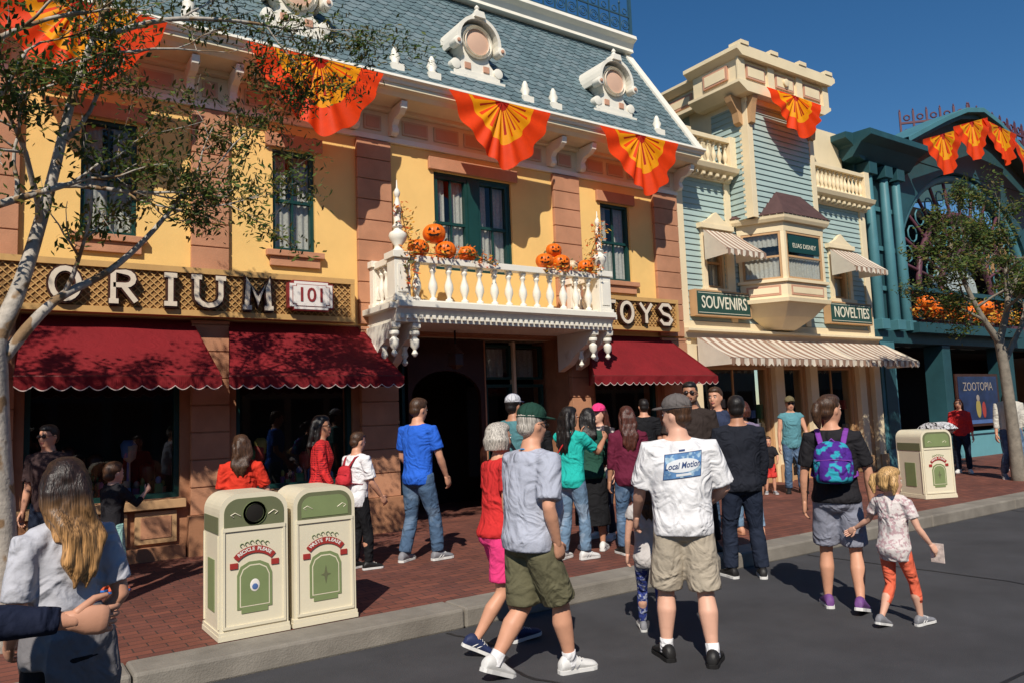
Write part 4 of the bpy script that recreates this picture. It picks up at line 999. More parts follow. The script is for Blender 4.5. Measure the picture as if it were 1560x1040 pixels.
def person(name,x,y,z0,heading,H=1.7,fem=False,skin=None,fat=0,child=False,
           armL=((0,8),(8,6)),armR=((0,8),(8,6)),feet=((-.06,0,0,0),(.06,0,0,0)),lean=2,hy=0,hp=0,
           shirt=None,sleeve=.7,hem=.49,loose=.010,bottom=None,shoes=(SHW,SHW),sock=None,hair=('short',H_br),cap=None,glasses=False,extras=(),curl=18,q=1.0):
    skin=skin or SK
    e=empty(name,(x,y,z0),math.radians(heading-90))
    hs=1.0
    if child: hs=1.28
    sw=.112 if not fem else .098
    if child: sw=.098
    ll=.46*(.95 if child else 1)
    L1=ll*.51;L2=ll*.49
    ank=[]
    for k,(fx,fy,ph,yw) in enumerate(feet):
        p=math.radians(ph); az=.04*math.cos(p)+(.075*math.sin(p) if p>0 else .035*math.sin(-p))
        ank.append(V((fx,fy,az)))
    hz=10
    for k,sg in enumerate((-1,1)):
        dx=ank[k].x-sg*.05; dy=ank[k].y
        hz=min(hz,ank[k].z+math.sqrt(max(.01,(ll*.993)**2-dx*dx-dy*dy)))
    up0=hz-.50
    def sp(zf,xo=0,yo=0):
        t=math.tan(math.radians(lean)); return V((xo,yo+(zf-.5)*t,zf+up0))*H
    legs=[]
    for k,sg in enumerate((-1,1)):
        hp_=V((sg*.05,0,hz)); a=ank[k]; d=a-hp_; Ld=min(d.length,(L1+L2)*.9995); d.normalize()
        ca=(L1*L1+Ld*Ld-L2*L2)/(2*L1*Ld); aa=math.acos(max(-1,min(1,ca)))
        yw=math.radians(feet[k][3]); fw=V((math.sin(yw)*sg,math.cos(yw),0)); fw=(fw-d*fw.dot(d)).normalized()
        kn=hp_+(d*math.cos(aa)+fw*math.sin(aa))*L1
        legs.append((hp_*H,kn*H,a*H))
    F=fat
    if fem: prof=[(.455,.050,.050,0),(.48,.086,.066,-.006),(.52,.098,.074,-.010),(.56,.088,.064,-.004),(.61,.070+F*.6,.052+F,.0+F*.4),(.66,.074+F*.4,.055+F*.7,.004),(.72,.084,.066,.010),(.76,.088,.060,.006),(.80,.082,.048,0),(.825,.050,.038,-.002),(.84,.034,.034,-.002),(.875,.028,.031,.002)]
    else: prof=[(.455,.050,.050,0),(.48,.084,.064,-.004),(.52,.092,.070,-.008),(.56,.088+F*.5,.064+F*.8,F*.5),(.61,.083+F*.7,.060+F*1.1,F*.7),(.66,.090+F*.5,.062+F*.9,.002+F*.4),(.72,.101+F*.2,.068+F*.3,.004),(.76,.106,.066,.002),(.80,.098,.052,-.002),(.825,.060,.042,-.006),(.84,.040,.038,-.004),(.88,.034,.036,.002)]
    if child: prof=[(a,b*.95,c*1.0+.004,d) for a,b,c,d in prof]; prof=[(a if a<.8 else .8+(a-.8)*.8,b,c,d) for a,b,c,d in prof]
    def torso(mb,infl,lo,hi,m,str_=0):
        rg=[];P=[p for p in prof if lo<=p[0]<=hi]
        def at(z):
            for i in range(len(prof)-1):
                if prof[i][0]<=z<=prof[i+1][0]:
                    t=(z-prof[i][0])/(prof[i+1][0]-prof[i][0]); return tuple(prof[i][j]*(1-t)+prof[i+1][j]*t for j in range(4))
            return prof[0] if z<prof[0][0] else prof[-1]
        for z in sorted(set([lo,hi]+[p[0] for p in P])):
            _,w,d,yo=at(z)
            if str_ and z<.70: 
                w=max(w,str_*max(at(.52)[1],at(.66)[1])); 
            rg.append((sp(z,0,yo),V((1,0,0))*(w+infl)*H,V((0,1,0))*(d+infl)*H))
        mb.rings(rg,m,20)
    S=[];E=[];Wr=[];hd=[]
    def dr(a,sg):
        f,o=math.radians(a[0]),math.radians(a[1]); return V((sg*math.sin(o),math.sin(f)*math.cos(o),-math.cos(f)*math.cos(o)))
    shz=.800 if not child else .79
    for sg,arm in ((-1,armL),(1,armR)):
        s=sp(shz,sg*sw,-.002); d1=dr(arm[0],sg); d2=dr(arm[1],sg)
        al=.170 if not child else .155
        el=s+d1*al*H; w=el+d2*(.145 if not child else .13)*H
        S.append(s);E.append(el);Wr.append(w);hd.append(d2)
    k_=1+fat*2.2; ft=(.92 if fem else 1.0)*(.92 if child else 1)*k_
    mb=MB(); torso(mb,0,.455,.875 if not fem else .87,skin)
    mb.tube([sp(.80,-sw*.8),sp(.825,0),sp(.80,sw*.8)],[.030*H,.036*H,.030*H],skin,10)
    for k,sg in enumerate((-1,1)):
        s,el,w=S[k],E[k],Wr[k]
        mb.tube([sp(.79,sg*sw*.72),s,s.lerp(el,.35),s.lerp(el,.7),el,el.lerp(w,.25),el.lerp(w,.65),w,w+hd[k]*.012*H],[r*H*ft for r in (.036,.034,.030,.027,.0225,.0245,.0195,.0145,.0145)],skin,12)
        h,kn,a=legs[k]
        mb.tube([h+V((0,0,.02*H)),h.lerp(kn,.25),h.lerp(kn,.6),h.lerp(kn,.9),kn,kn.lerp(a,.12),kn.lerp(a,.35)+V((0,-.006*H,0)),kn.lerp(a,.7),a.lerp(kn,.06),a-V((0,0,.01*H))],[r*H*ft for r in (.052,.051,.043,.033,.032,.031,.036,.026,.0195,.021)],skin,14)
    Rh=Matrix.Rotation(math.radians(hy),3,'Z')@Matrix.Rotation(math.radians(-hp-lean*.3),3,'X')
    piv=sp(.865 if not child else .835); 
    def hd_(p):
        return piv+Rh@(V((p[0],p[1],p[2]-.865))*hs*H)
    hx,hyv,hzv=Rh@V((1,0,0)),Rh@V((0,1,0)),Rh@V((0,0,1))
    hu=hs*H
    def hell(mb,c,r,m,seg=14,nr=8): mb.ell(hd_(c),(r[0]*hu,r[1]*hu,r[2]*hu),m,seg,nr,R=Rh)
    hr=[(.845,.024,.026,-.006),(.866,.028,.034,.006),(.874,.030,.036,.012),(.888,.036,.044,.009),(.905,.040,.049,.005),(.925,.0425,.0535,.0),(.945,.044,.056,-.003),(.965,.0425,.055,-.004),(.980,.036,.046,-.005),(.992,.024,.031,-.006),(.999,.010,.013,-.006)]
    mb.rings([(hd_((0,yo,z)),hx*w*hu,hyv*d*hu) for z,w,d,yo in hr],skin,18)
    mb.tube([hd_((0,.048,.938)),hd_((0,.056,.925)),hd_((0,.062,.912)),hd_((0,.055,.906))],[.0045*hu,.0055*hu,.0075*hu,.006*hu],skin,8)
    hell(mb,(0,.045,.873),(.012,.012,.009),skin); hell(mb,(0,.046,.946),(.028,.010,.006),skin)
    hell(mb,(0,.049,.894),(.015,.0075,.007),skin)
    for sg in (-1,1):
        hell(mb,(sg*.044,-.004,.922),(.006,.011,.017),skin); hell(mb,(sg*.022,.040,.912),(.012,.010,.012),skin)
    ob=mb.obj('body',e); vox(ob,.0068*H*q,3)
    mb=MB()
    for sg in (-1,1):
        hell(mb,(sg*.0165,.0485,.932),(.0075,.005,.0042),EYEW,10,6); hell(mb,(sg*.0165,.0520,.932),(.0034,.0026,.0036),EYED,8,6)
        mb.tube([hd_((sg*.007,.0545,.9425)),hd_((sg*.017,.0545,.9455)),hd_((sg*.027,.048,.943))],[.0018*hu]*3,hair[1] if hair else H_br,5)
    mb.tube([hd_((-.013,.0520,.8935)),hd_((-.004,.0575,.8955)),hd_((.004,.0575,.8955)),hd_((.013,.0520,.8935))],[.0018*hu,.0026*hu,.0026*hu,.0018*hu],LIP,6)
    mb.tube([hd_((-.010,.0525,.8900)),hd_((0,.0575,.8885)),hd_((.010,.0525,.8900))],[.0018*hu,.0028*hu,.0018*hu],LIP,6)
    if glasses:
        for sg in (-1,1):
            hell(mb,(sg*.0185,.057,.931),(.0155,.004,.011),EYED,12,6); mb.tube([hd_((sg*.034,.052,.935)),hd_((sg*.045,.02,.935)),hd_((sg*.047,-.01,.93))],[.0018*hu]*3,EYED,5)
        mb.tube([hd_((-.008,.060,.935)),hd_((.008,.060,.935))],[.0018*hu]*2,EYED,5)
    for k,sg in enumerate((-1,1)):
        d=hd[k]; w=Wr[k]; n_=V((-sg,0,0)); 
        if abs(d.x)>.8: n_=V((0,-1,0))
        n_=(n_-d*n_.dot(d)).normalized(); s=(d.cross(n_))*sg
        u=H*(.92 if child or fem else 1.0)
        rg=[(w-d*.012*u,s*.014*u,n_*.0125*u),(w+d*.006*u,s*.017*u,n_*.012*u),(w+d*.025*u,s*.0235*u,n_*.0125*u),(w+d*.045*u,s*.0245*u,n_*.0115*u),(w+d*.056*u,s*.0225*u,n_*.009*u),(w+d*.060*u,s*.015*u,n_*.005*u)]
        mb.rings(rg,skin,14)
        for i,(L,off) in enumerate(((.040,.0175),(.045,.006),(.042,-.0055),(.033,-.0165))):
            p=w+d*.052*u+s*off*u; pts=[p]; c=curl*.35
            for j,fr in enumerate((.46,.31,.23)):
                c+=curl*(.7 if j==0 else 1)+i*1.5; a=math.radians(c); pts.append(pts[-1]+(d*math.cos(a)+n_*math.sin(a)+s*off*2.0*(1-j*.3)).normalized()*L*fr*u)
            mb.tube(pts,[.0054*u,.0050*u,.0046*u,.0038*u],skin,8)
        p=w+d*.014*u+s*.017*u; td=(d*.72+s*.62+n_*.25).normalized(); p2=p+td*.026*u; p3=p2+(d*.9+s*.2+n_*.3).normalized()*.021*u
        mb.tube([p-td*.008*u,p,p2,p3],[.008*u,.0078*u,.0062*u,.0048*u],skin,8)
    mb.obj('face_and_hands',e)
    shobj=None
    if shirt:
        mb=MB(); torso(mb,loose,hem,.832,shirt,.95 if not fem else .85)
        mb.tube([sp(.80,-sw*.8),sp(.818,0),sp(.80,sw*.8)],[.037*H,.036*H,.037*H],shirt,10)
        for k,sg in enumerate((-1,1)):
            s,el,w=S[k],E[k],Wr[k]; rr=(.039+loose*.25)*ft
            if sleeve<=0.05: mb.tube([sp(.79,sg*sw*.6),s],[rr*H,.038*H],shirt,12); continue
            if sleeve<=1:
                en=s.lerp(el,sleeve); mb.tube([sp(.79,sg*sw*.65),s,s.lerp(el,sleeve*.5),en],[rr*H,rr*H*1.0,rr*H*.98,rr*H*1.0],shirt,14,rounded=False)
            else:
                en=el.lerp(w,sleeve-1); mb.tube([sp(.79,sg*sw*.65),s,s.lerp(el,.6),el,el.lerp(w,.4),en],[rr*H,rr*H*.95,rr*H*.82,rr*H*.75,rr*H*.70,rr*H*(.70-.15*(sleeve-1))],shirt,14,rounded=False)
        shobj=mb.obj('shirt',e); vox(shobj,.0075*H*q,2,.012)
    if bottom:
        kind,bm=bottom[0],bottom[1]; ln=bottom[2] if len(bottom)>2 else 1
        mb=MB()
        top=.60
        if kind!='skirt':
            torso(mb,.007 if kind!='leggings' else .003,.455,top,bm)
            for k,sg in enumerate((-1,1)):
                h,kn,a=legs[k]; g={'pants':.008,'jeans':.006,'leggings':.002,'shorts':.012,'slim':.004}[kind]
                if kind=='shorts':
                    en=h.lerp(kn,ln) if ln<=1 else kn.lerp(a,ln-1)
                    mb.tube([h+V((0,0,.03*H)),h.lerp(en,.3),h.lerp(en,.65),en],[(.054*ft+g*.3)*H,(.054*ft+g*.6)*H,(.050*ft+g)*H,(.047*ft+g*1.2)*H],bm,16,rounded=False)
                else:
                    an=a.lerp(kn,.06)
                    pts=[h+V((0,0,.03*H)),h.lerp(kn,.25),h.lerp(kn,.6),h.lerp(kn,.92),kn,kn.lerp(a,.3)]; r_=[.053,.052,.044,.035,.034,.037]
                    if not(kind=='leggings' and ln<1): pts+=[kn.lerp(a,.65)]; r_+=[.030 if kind in('leggings','slim') else .035]
                    if kind=='leggings' and ln<1: an=kn.lerp(a,ln); r_e=.031
                    else: r_e=.024 if kind in('leggings','slim') else .033
                    pts+=[an]; r_+=[r_e]
                    mb.tube(pts,[(r*ft+g)*H for r in r_],bm,16,rounded=False)
            o=mb.obj('bottoms',e); vox(o,.0075*H*q,2,.012 if kind!='leggings' else .003)
        else:
            rg=[]
            for z,w,d in ((.60,.078,.060),(.54,.100,.078),(.48,.108,.088),(.40,.116,.098),(ln,.125,.108)): rg.append((sp(z,0,-.004),V((1,0,0))*w*H,V((0,1,0))*d*H))
            mb.rings(rg,bm,22); o=mb.obj('skirt',e); vox(o,.009*H*q,2,.02)
    mb=MB()
    for k,sg in enumerate((-1,1)):
        ph=math.radians(feet[k][2]); yw=math.radians(feet[k][3]+6); A=legs[k][2]
        f0=V((math.sin(yw)*sg,math.cos(yw),0)); lat=V((f0.y,-f0.x,0)); up=V((0,0,1)); fv=f0*math.cos(ph)-up*math.sin(ph); uv=up*math.cos(ph)+f0*math.sin(ph)
        def fp(t,x_,h_): return A+(fv*t+lat*x_+uv*(h_-.04))*H
        kx=1.0 if not fem else .92
        rg=[(fp(t,0,hh/2+.006),lat*w*H*kx,uv*(hh/2)*H) for t,w,hh in ((-.048,.010,.020),(-.044,.019,.040),(-.03,.023,.056),(-.005,.024,.060),(.02,.025,.050),(.05,.028,.036),(.08,.029,.028),(.098,.025,.022),(.108,.014,.014))]
        mb.rings(rg,shoes[0],14)
        ol=[(-.050,.010),(-.044,.020),(-.02,.024),(.02,.0235),(.05,.028),(.08,.031),(.098,.027),(.110,.013)]
        pts=[(t,w*kx) for t,w in ol]+[(t,-w*kx) for t,w in ol[::-1]]
        n=len(pts); vs=[fp(t,x_,.0) for t,x_ in pts]+[fp(t,x_,.014) for t,x_ in pts]
        mb.add(vs,[list(range(n))[::-1],list(range(n,2*n))]+[(i,(i+1)%n,n+(i+1)%n,n+i) for i in range(n)],shoes[1])
        for j in range(4): mb.tube([fp(.015+.013*j,-.014,.052-.005*j),fp(.015+.013*j,0,.060-.006*j),fp(.015+.013*j,.014,.052-.005*j)],[.0018*H]*3,shoes[1],4)
        lc=SHG if shoes[0]==SHW else SHW
        if shoes[0] in (SHW,SHG,SHN):
            for j in range(2): mb.tube([fp(-.01+.022*j,sg*.0245*kx,.016),fp(.006+.022*j,sg*.0235*kx,.030),fp(.018+.02*j,sg*.019*kx,.042)],[.0026*H]*3,lc,4)
        if sock:
            h,kn,a=legs[k]; mb.tube([a-V((0,0,.012*H)),a.lerp(kn,.10),a.lerp(kn,.17)],[.025*H*ft,.0245*H*ft,.0245*H*ft],sock,12,rounded=False)
    mb.obj('shoes',e,bevel=.003)
    if hair:
        st_,hm=hair; mb=MB()
        hell(mb,(0,-.0105,.951),(.0485,.0555,.053),hm,18,10); hell(mb,(0,-.028,.918),(.041,.036,.036),hm,16,8)
        if cap is None: hell(mb,(0,.002,.975),(.044,.052,.030),hm,16,8)
        if st_ in('long','longwave'):
            for q_,xx in enumerate((-.030,-.015,0,.015,.030)):
                L=(.79 if st_=='long' else .735)+(.012,-.008,.004,-.012,.010)[q_]
                wob=(.007,-.006,.004,-.005,.006)[q_] if st_=='longwave' else .002
                pts=[hd_((xx*.9,-.040,.96)),hd_((xx*1.15,-.052,.915)),hd_((xx*1.25+wob,-.056,.875))]
                pts+=[sp(.835,xx*1.25-wob,-.064),sp(.80,xx*1.35+wob,-.072),sp(L,xx*1.15-wob,-.074),sp(L-.045,xx*.95+wob,-.066)]
                mb.tube(pts,[.018*hu,.020*hu,.019*hu,.0185*H,.018*H,.014*H,.004*H],hm,10)
            for sg in (-1,1): mb.tube([hd_((sg*.038,.0,.965)),hd_((sg*.047,-.006,.93)),hd_((sg*.046,-.016,.89)),sp(.84,sg*.046,-.022),sp(.80,sg*.048,-.045)],[.012*hu,.014*hu,.014*hu,.014*H,.007*H],hm,8)
        if st_=='bob':
            for a in range(-7,8):
                t=math.radians(a*20); xx=math.sin(t)*.045; yy=-math.cos(t)*.048-.008
                if yy>.02: continue
                mb.tube([hd_((xx*.8,yy*.8,.965)),hd_((xx*1.1,yy*1.05,.92)),hd_((xx*1.0,yy*1.05,.878))],[.014*hu,.015*hu,.008*hu],hm,8)
        if st_=='pony':
            mb.tube([hd_((0,-.058,.962)),hd_((0,-.082,.955)),hd_((0,-.092,.92)),hd_((0,-.086,.88)),hd_((.004,-.078,.845))],[.014*hu,.020*hu,.024*hu,.020*hu,.007*hu],hm,10)
        if st_=='pigtails':
            for sg in (-1,1): mb.tube([hd_((sg*.040,-.03,.965)),hd_((sg*.060,-.04,.955)),hd_((sg*.066,-.045,.92)),hd_((sg*.060,-.045,.87))],[.010*hu,.018*hu,.022*hu,.006*hu],hm,10)
        o=mb.obj('hair',e); vox(o,.0056*hu*q,2,.006,hairt)
    if cap:
        cm,brim=cap; mb=MB(); bm_=brim
        hell(mb,(0,-.004,.966),(.0505,.0605,.047),cm,20,10)
        o=mb.obj('cap_crown',e); 
        mb=MB()
        def brimf(t,w): return hd_((w,.050+t*.050-abs(w)*abs(w)*9,.9655-t*.006-w*w*6))
        n=10; vs=[];fs=[]
        for zoff in (0,.0028):
            for j in range(5):
                for i in range(n+1):
                    w=(-1+2*i/n)*.043*(1-.28*(j/4)**2); p=brimf(j/4,w)+hzv*zoff*hu; vs.append(p)
        m_=(n+1)
        for L_ in (0,1):
            for j in range(4):
                for i in range(n): a=L_*5*m_+j*m_+i; fs.append((a,a+1,a+m_+1,a+m_) if L_ else (a,a+m_,a+m_+1,a+1))
        for i in range(n): a=4*m_+i; fs.append((a,a+5*m_,a+5*m_+1,a+1))
        mb.add(vs,fs,bm_,True)
        hell(mb,(0,-.004,1.0125),(.005,.005,.003),bm_)
        for q_ in range(6):
            t0=math.pi*q_/6
            mb.tube([hd_((.0508*math.cos(t0)*math.cos(s2),-.004+.0608*math.sin(t0)*math.cos(s2),.966+.0472*math.sin(s2))) for s2 in [math.pi*j/10 for j in range(11)]],[.0008*hu]*11,bm_,4,rounded=False)
        mb.tube([hd_((.0515*math.sin(t),-.004+.0612*math.cos(t),.957)) for t in [2*math.pi*i/20 for i in range(21)]],[.0022*hu]*21,cm,5,rounded=False)
        mb.obj('cap_brim',e)
    P=dict(e=e,sp=sp,S=S,E=E,W=Wr,hd=hd,H=H,shirt=shobj,hd_=hd_,hu=hu,legs=legs)
    for x_ in extras: x_(P)
    return P
def backpack(m,m2,w=.085,h=.19,d=.055,zc=.69):
    def f(P):
        H=P['H'];sp=P['sp'];e=P['e']; mb=MB(); y0=-.085
        rg=[]
        for z,k in ((-.5,.75),(-.46,.93),(-.3,1),(0,1),(.25,.95),(.4,.8),(.48,.55),(.5,.3)):
            rg.append((sp(zc+h*z,0,y0-d*.55*min(1,k)),V((1,0,0))*w*k*H,V((0,1,0))*d*k*H))
        mb.rings(rg,m,20)
        rg=[(sp(zc-h*.22+h*z,0,y0-d*1.45),V((1,0,0))*w*.72*k*H,V((0,1,0))*d*.45*k*H) for z,k in ((-.24,.7),(-.2,1),(0,1),(.15,.95),(.2,.6))]
        mb.rings(rg,m,16)
        o=mb.obj('backpack',e); vox(o,.008*H,2,.012)
        mb=MB()
        for sg in (-1,1):
            mb.tube([sp(zc+h*.42,sg*w*.55,y0-.01),sp(.815,sg*.058,-.055),sp(.838,sg*.064,-.005),sp(.80,sg*.068,.055),sp(.73,sg*.074,.082),sp(.66,sg*.088,.05),sp(.62,sg*.093,-.02),sp(zc-h*.4,sg*w*.8,y0)],[.013*H]*8,m2,8,flat=.3,ref=(1,0,0))
        mb.tube([sp(zc+h*.45,-.02,y0-.02),sp(zc+h*.56,0,y0-.03),sp(zc+h*.45,.02,y0-.02)],[.004*H]*3,m2,6)
        mb.tube([sp(zc+h*.05,-w*.9,y0-d*1.2),sp(zc+h*.08,0,y0-d*1.62),sp(zc+h*.05,w*.9,y0-d*1.2)],[.0025*H]*3,m2,5)
        mb.obj('straps',e)
    return f
def sling(m,side=1):
    def f(P):
        sp=P['sp'];H=P['H']; mb=MB()
        mb.tube([sp(.835,side*.05,.0),sp(.79,side*.03,-.078),sp(.70,-side*.03,-.092),sp(.60,-side*.09,-.07),sp(.56,-side*.115,.0)],[.007*H]*5,m,6,flat=.4)
        mb.rings([(sp(.53+z,-side*.135,0),V((1,0,0))*.022*k*H,V((0,1,0))*.05*k*H) for z,k in ((-.04,.7),(-.035,1),(.03,1),(.04,.7))],m,12)
        mb.obj('shoulder_bag',P['e'])
    return f
def tied_jacket(m):
    def f(P):
        sp=P['sp'];H=P['H']; mb=MB()
        mb.rings([(sp(z,0,-.004),V((1,0,0))*w*H,V((0,1,0))*d*H) for z,w,d in ((.50,.110,.085),(.54,.112,.088),(.58,.106,.082),(.62,.094,.074),(.635,.088,.068))],m,20)
        mb.rings([(sp(z,0,-.07),V((1,0,0))*w*H,V((0,1,0))*.016*H) for z,w in ((.33,.085),(.40,.10),(.50,.10),(.58,.09))],m,16)
        o=mb.obj('tied_jacket',P['e']); vox(o,.009*H,2,.02)
    return f
def held(shape,m,k=1,size=(.03,.005,.06),off=.06):
    def f(P):
        p=P['W'][k]+P['hd'][k]*off*P['H']; mb=MB(); a,b,c=size
        mb.box(p.x-a,p.x+a,p.y-b,p.y+b,p.z-c,p.z+c,m); mb.obj(shape,P['e'],bevel=.002)
    return f
def lanyard(m):
    def f(P):
        sp=P['sp'];H=P['H']; mb=MB(); mb.tube([sp(.70,0,.11),sp(.78,-.03,.07),sp(.838,-.045,.0),sp(.842,0,-.05),sp(.838,.045,.0),sp(.78,.03,.07),sp(.70,0,.11)],[.006*H]*7,m,6,flat=.3); mb.obj('lanyard',P['e'])
    return f
def beard(m):
    def f(P):
        mb=MB(); hd_=P['hd_'];hu=P['hu']
        mb.tube([hd_((-.040,.012,.915)),hd_((-.033,.034,.886)),hd_((0,.056,.874)),hd_((.033,.034,.886)),hd_((.040,.012,.915))],[.006*hu,.010*hu,.012*hu,.010*hu,.006*hu],m,8)
        mb.tube([hd_((-.016,.056,.899)),hd_((0,.0605,.903)),hd_((.016,.056,.899))],[.003*hu]*3,m,6); mb.obj('beard',P['e'])
    return f
PH=mat('phone_black',(.02,.02,.02),.2,0,2,0,spec=.6)
walkL=((-.06,.16,-8,0),(.05,-.16,28,0)); walkR=((-.06,-.16,28,0),(.05,.16,-8,0))
st=((-.065,.01,0,8),(.065,-.01,0,8)); stw=((-.09,.03,0,14),(.09,-.03,0,14))
K=.15
G=cloth('cloth_heather_grey',(.40,.42,.50)); OLV=cloth('cloth_olive',(.13,.12,.07)); CAPG=cloth('cap_green',(.015,.05,.035))
person('man',2.93,4.16,0,2,1.76,skin=SK,fat=.028,feet=((-.06,-.13,22,0),(.055,.13,0,4)),armR=((-14,12),(22,-10)),armL=((6,8),(20,4)),lean=5,hy=2,hp=4,shirt=G,sleeve=.86,hem=.475,loose=.018,bottom=('shorts',OLV,.98),shoes=(SHW,SHW),sock=WHT,hair=('short',H_gy),cap=(CAPG,CAPG),glasses=True,extras=(lanyard(cloth('lanyard_blue',(.05,.25,.5))),))
RED=cloth('cloth_red',(.55,.03,.03)); PNK=cloth('cloth_pink',(.75,.05,.20))
person('woman',3.10,4.80,0,-8,1.64,True,SK,.01,feet=((-.05,.12,-6,0),(.05,-.14,26,0)),armR=((-8,8),(20,2)),shirt=RED,sleeve=.6,hem=.50,bottom=('shorts',PNK,.8),shoes=(SHN,SHW),hair=('bob',H_gy),lean=4)
KHA=cloth('cloth_khaki',(.42,.36,.28)); CAPB=cloth('cap_taupe',(.13,.115,.11))
wm=person('man',3.90,3.72,0,52,1.76,skin=SK3,fat=.020,feet=((-.085,.03,0,8),(.075,-.05,0,12)),armL=((16,14),(40,4)),armR=((10,20),(50,-30)),lean=0,hy=48,hp=2,shirt=WHT,sleeve=.9,hem=.475,loose=.018,bottom=('shorts',KHA,.98),shoes=(SHB,SHB),sock=WHT,hair=('short',H_br),cap=(CAPB,CAPB))
LEG=cloth('leggings_blue_print',(.04,.06,.25),'patch',(.35,.38,.5),30); TNK=cloth('tank_grey',(.50,.47,.46))
person('child',4.10,4.26,0,48,1.25,True,SK3,child=True,feet=walkL,armL=((10,10),(20,4)),shirt=TNK,sleeve=.3,hem=.46,bottom=('leggings',LEG,1),shoes=(SHG,SHW),hair=('long',H_br))
HOO=cloth('hoodie_black',(.016,.018,.026))
person('man',6.22,5.12,0,58,1.79,skin=SK2,fat=.008,feet=((-.08,.02,0,8),(.08,-.02,0,10)),armR=((8,10),(14,-2)),armL=((6,12),(40,-18)),shirt=HOO,sleeve=1.95,hem=.47,loose=.020,bottom=('jeans',DENd),shoes=(SHB,SHW),hair=('short',H_bk),lean=1,hy=-15)
GYS=cloth('shorts_grey',(.24,.25,.31)); TB=cloth('tee_black',(.018,.017,.02)); BPK=cloth('backpack_galaxy',(.07,.02,.22),'patch',(.03,.32,.42),11); BST=cloth('strap_purple',(.20,.05,.32))
SHP=mat('shoe_purple',(.16,.06,.22),.6,.3,20,.1,60)
person('woman',5.78,3.80,0,32,1.75,True,SK,.012,feet=((-.07,.05,0,6),(.07,-.07,14,6)),armL=((4,12),(10,4)),armR=((6,16),(12,2)),shirt=TB,sleeve=.82,hem=.50,loose=.014,bottom=('shorts',GYS,.86),shoes=(SHP,SHW),hair=('pony',H_br),hy=-40,hp=-2,extras=(backpack(BPK,BST),))
FLR=cloth('tee_floral',(.66,.60,.58),'patch',(.50,.34,.36),38); COR=cloth('leggings_coral',(.78,.15,.08))
person('girl',5.64,3.26,0,-2,1.21,True,SK3,child=True,feet=((-.06,-.10,14,0),(.06,.12,-4,4)),armL=((14,34),(8,58)),armR=((8,18),(34,14)),shirt=FLR,sleeve=.6,hem=.44,loose=.012,bottom=('leggings',COR,.55),shoes=(SHG,SHW),hair=('pigtails',H_bl),hy=-12,extras=(held('paper_leaflet',mat('paper_print',(.6,.5,.45),.6,.4,30,0),1,(.05,.004,.07)),))
BLU=cloth('cloth_blue',(.025,.12,.58))
person('man',3.90,7.58,K,22,1.77,skin=SK,feet=((-.08,-.05,0,6),(.08,.08,0,8)),armR=((10,12),(30,-4)),armL=((6,12),(46,-10)),shirt=BLU,sleeve=.72,hem=.47,loose=.012,bottom=('jeans',DEN),shoes=(SHG,SHW),hair=('short',H_br),hp=8,hy=-10)
person('boy',3.20,7.62,K,12,1.42,skin=SK,feet=((-.06,.02,0,5),(.06,.06,0,8)),armR=((10,10),(40,-4)),shirt=WHT,sleeve=.85,hem=.46,loose=.016,bottom=('slim',BLK),shoes=(SHB,SHW),hair=('short',H_br),hp=10,extras=(backpack(cloth('pack_red',(.5,.03,.04)),cloth('strap_red',(.3,.02,.03)),.07,.14,.04),))
PLD=cloth('plaid_red',(.62,.03,.03),'plaid',(.10,.01,.02),14)
person('woman',2.86,7.75,K,-25,1.60,True,SK2,feet=st,armR=((10,10),(30,2)),shirt=PLD,sleeve=1.6,hem=.47,bottom=('slim',BLK),shoes=(SHB,SHW),hair=('long',H_bk),glasses=True)
person('woman',1.92,7.2,K,70,1.44,True,SK3,feet=st,armR=((10,20),(60,10)),shirt=cloth('cloth_scarlet',(.62,.04,.02)),sleeve=.8,hem=.47,bottom=('shorts',DEN,.7),shoes=(SHW,SHW),hair=('long',H_br),hy=25)
person('man',.52,8.65,K,225,1.60,skin=SK,feet=st,shirt=cloth('cloth_brown',(.05,.03,.03)),sleeve=.8,bottom=('pants',DENd),shoes=(SHB,SHB),hair=('short',H_bk),glasses=True)
PLG=cloth('shorts_mint_plaid',(.35,.58,.52),'plaid',(.10,.25,.25),14)
person('child',1.02,8.35,K,30,1.24,skin=SK3,child=True,feet=st,armR=((40,20),(130,-10)),armL=((10,10),(40,0)),shirt=TB,sleeve=1.5,hem=.44,bottom=('shorts',PLG,.95),shoes=(cloth('shoe_orange',(.65,.12,.05)),cloth('sole_blue',(.05,.2,.6))),hair=('short',H_br))
TEA=cloth('tee_teal',(.02,.42,.36)); TEG=cloth('tee_slate_teal',(.08,.20,.22)); MRN=cloth('tee_maroon',(.12,.014,.035)); GRN=cloth('top_forest',(.02,.07,.05))
CAPW=cloth('cap_white',(.55,.55,.58))
person('man',5.02,7.35,K,22,1.76,skin=SK2,feet=st,shirt=TEG,sleeve=.8,hem=.47,bottom=('jeans',DENl),shoes=(SHG,SHW),hair=('short',H_bk),cap=(CAPW,SHN),extras=(sling(BLK,-1),))
person('woman',5.12,6.45,K,12,1.60,True,SK2,.006,feet=((-.07,-.03,0,5),(.06,.05,0,8)),armL=((60,15),(130,-15)),armR=((50,10),(125,-12)),shirt=TEA,sleeve=.75,hem=.47,loose=.012,bottom=('jeans',DENl),shoes=(SHW,SHW),hair=('longwave',H_bk),hy=-10,curl=30,extras=(sling(cloth('bag_red',(.5,.03,.03)),1),held('phone',PH,1,(.035,.005,.07),.075)))
person('woman',5.62,6.72,K,52,1.58,True,SK2,feet=st,armR=((10,8),(60,-10)),shirt=GRN,sleeve=1.3,hem=.50,bottom=('skirt',BLK,.18),shoes=(SHW,SHW),hair=('long',H_bk),hy=-20)
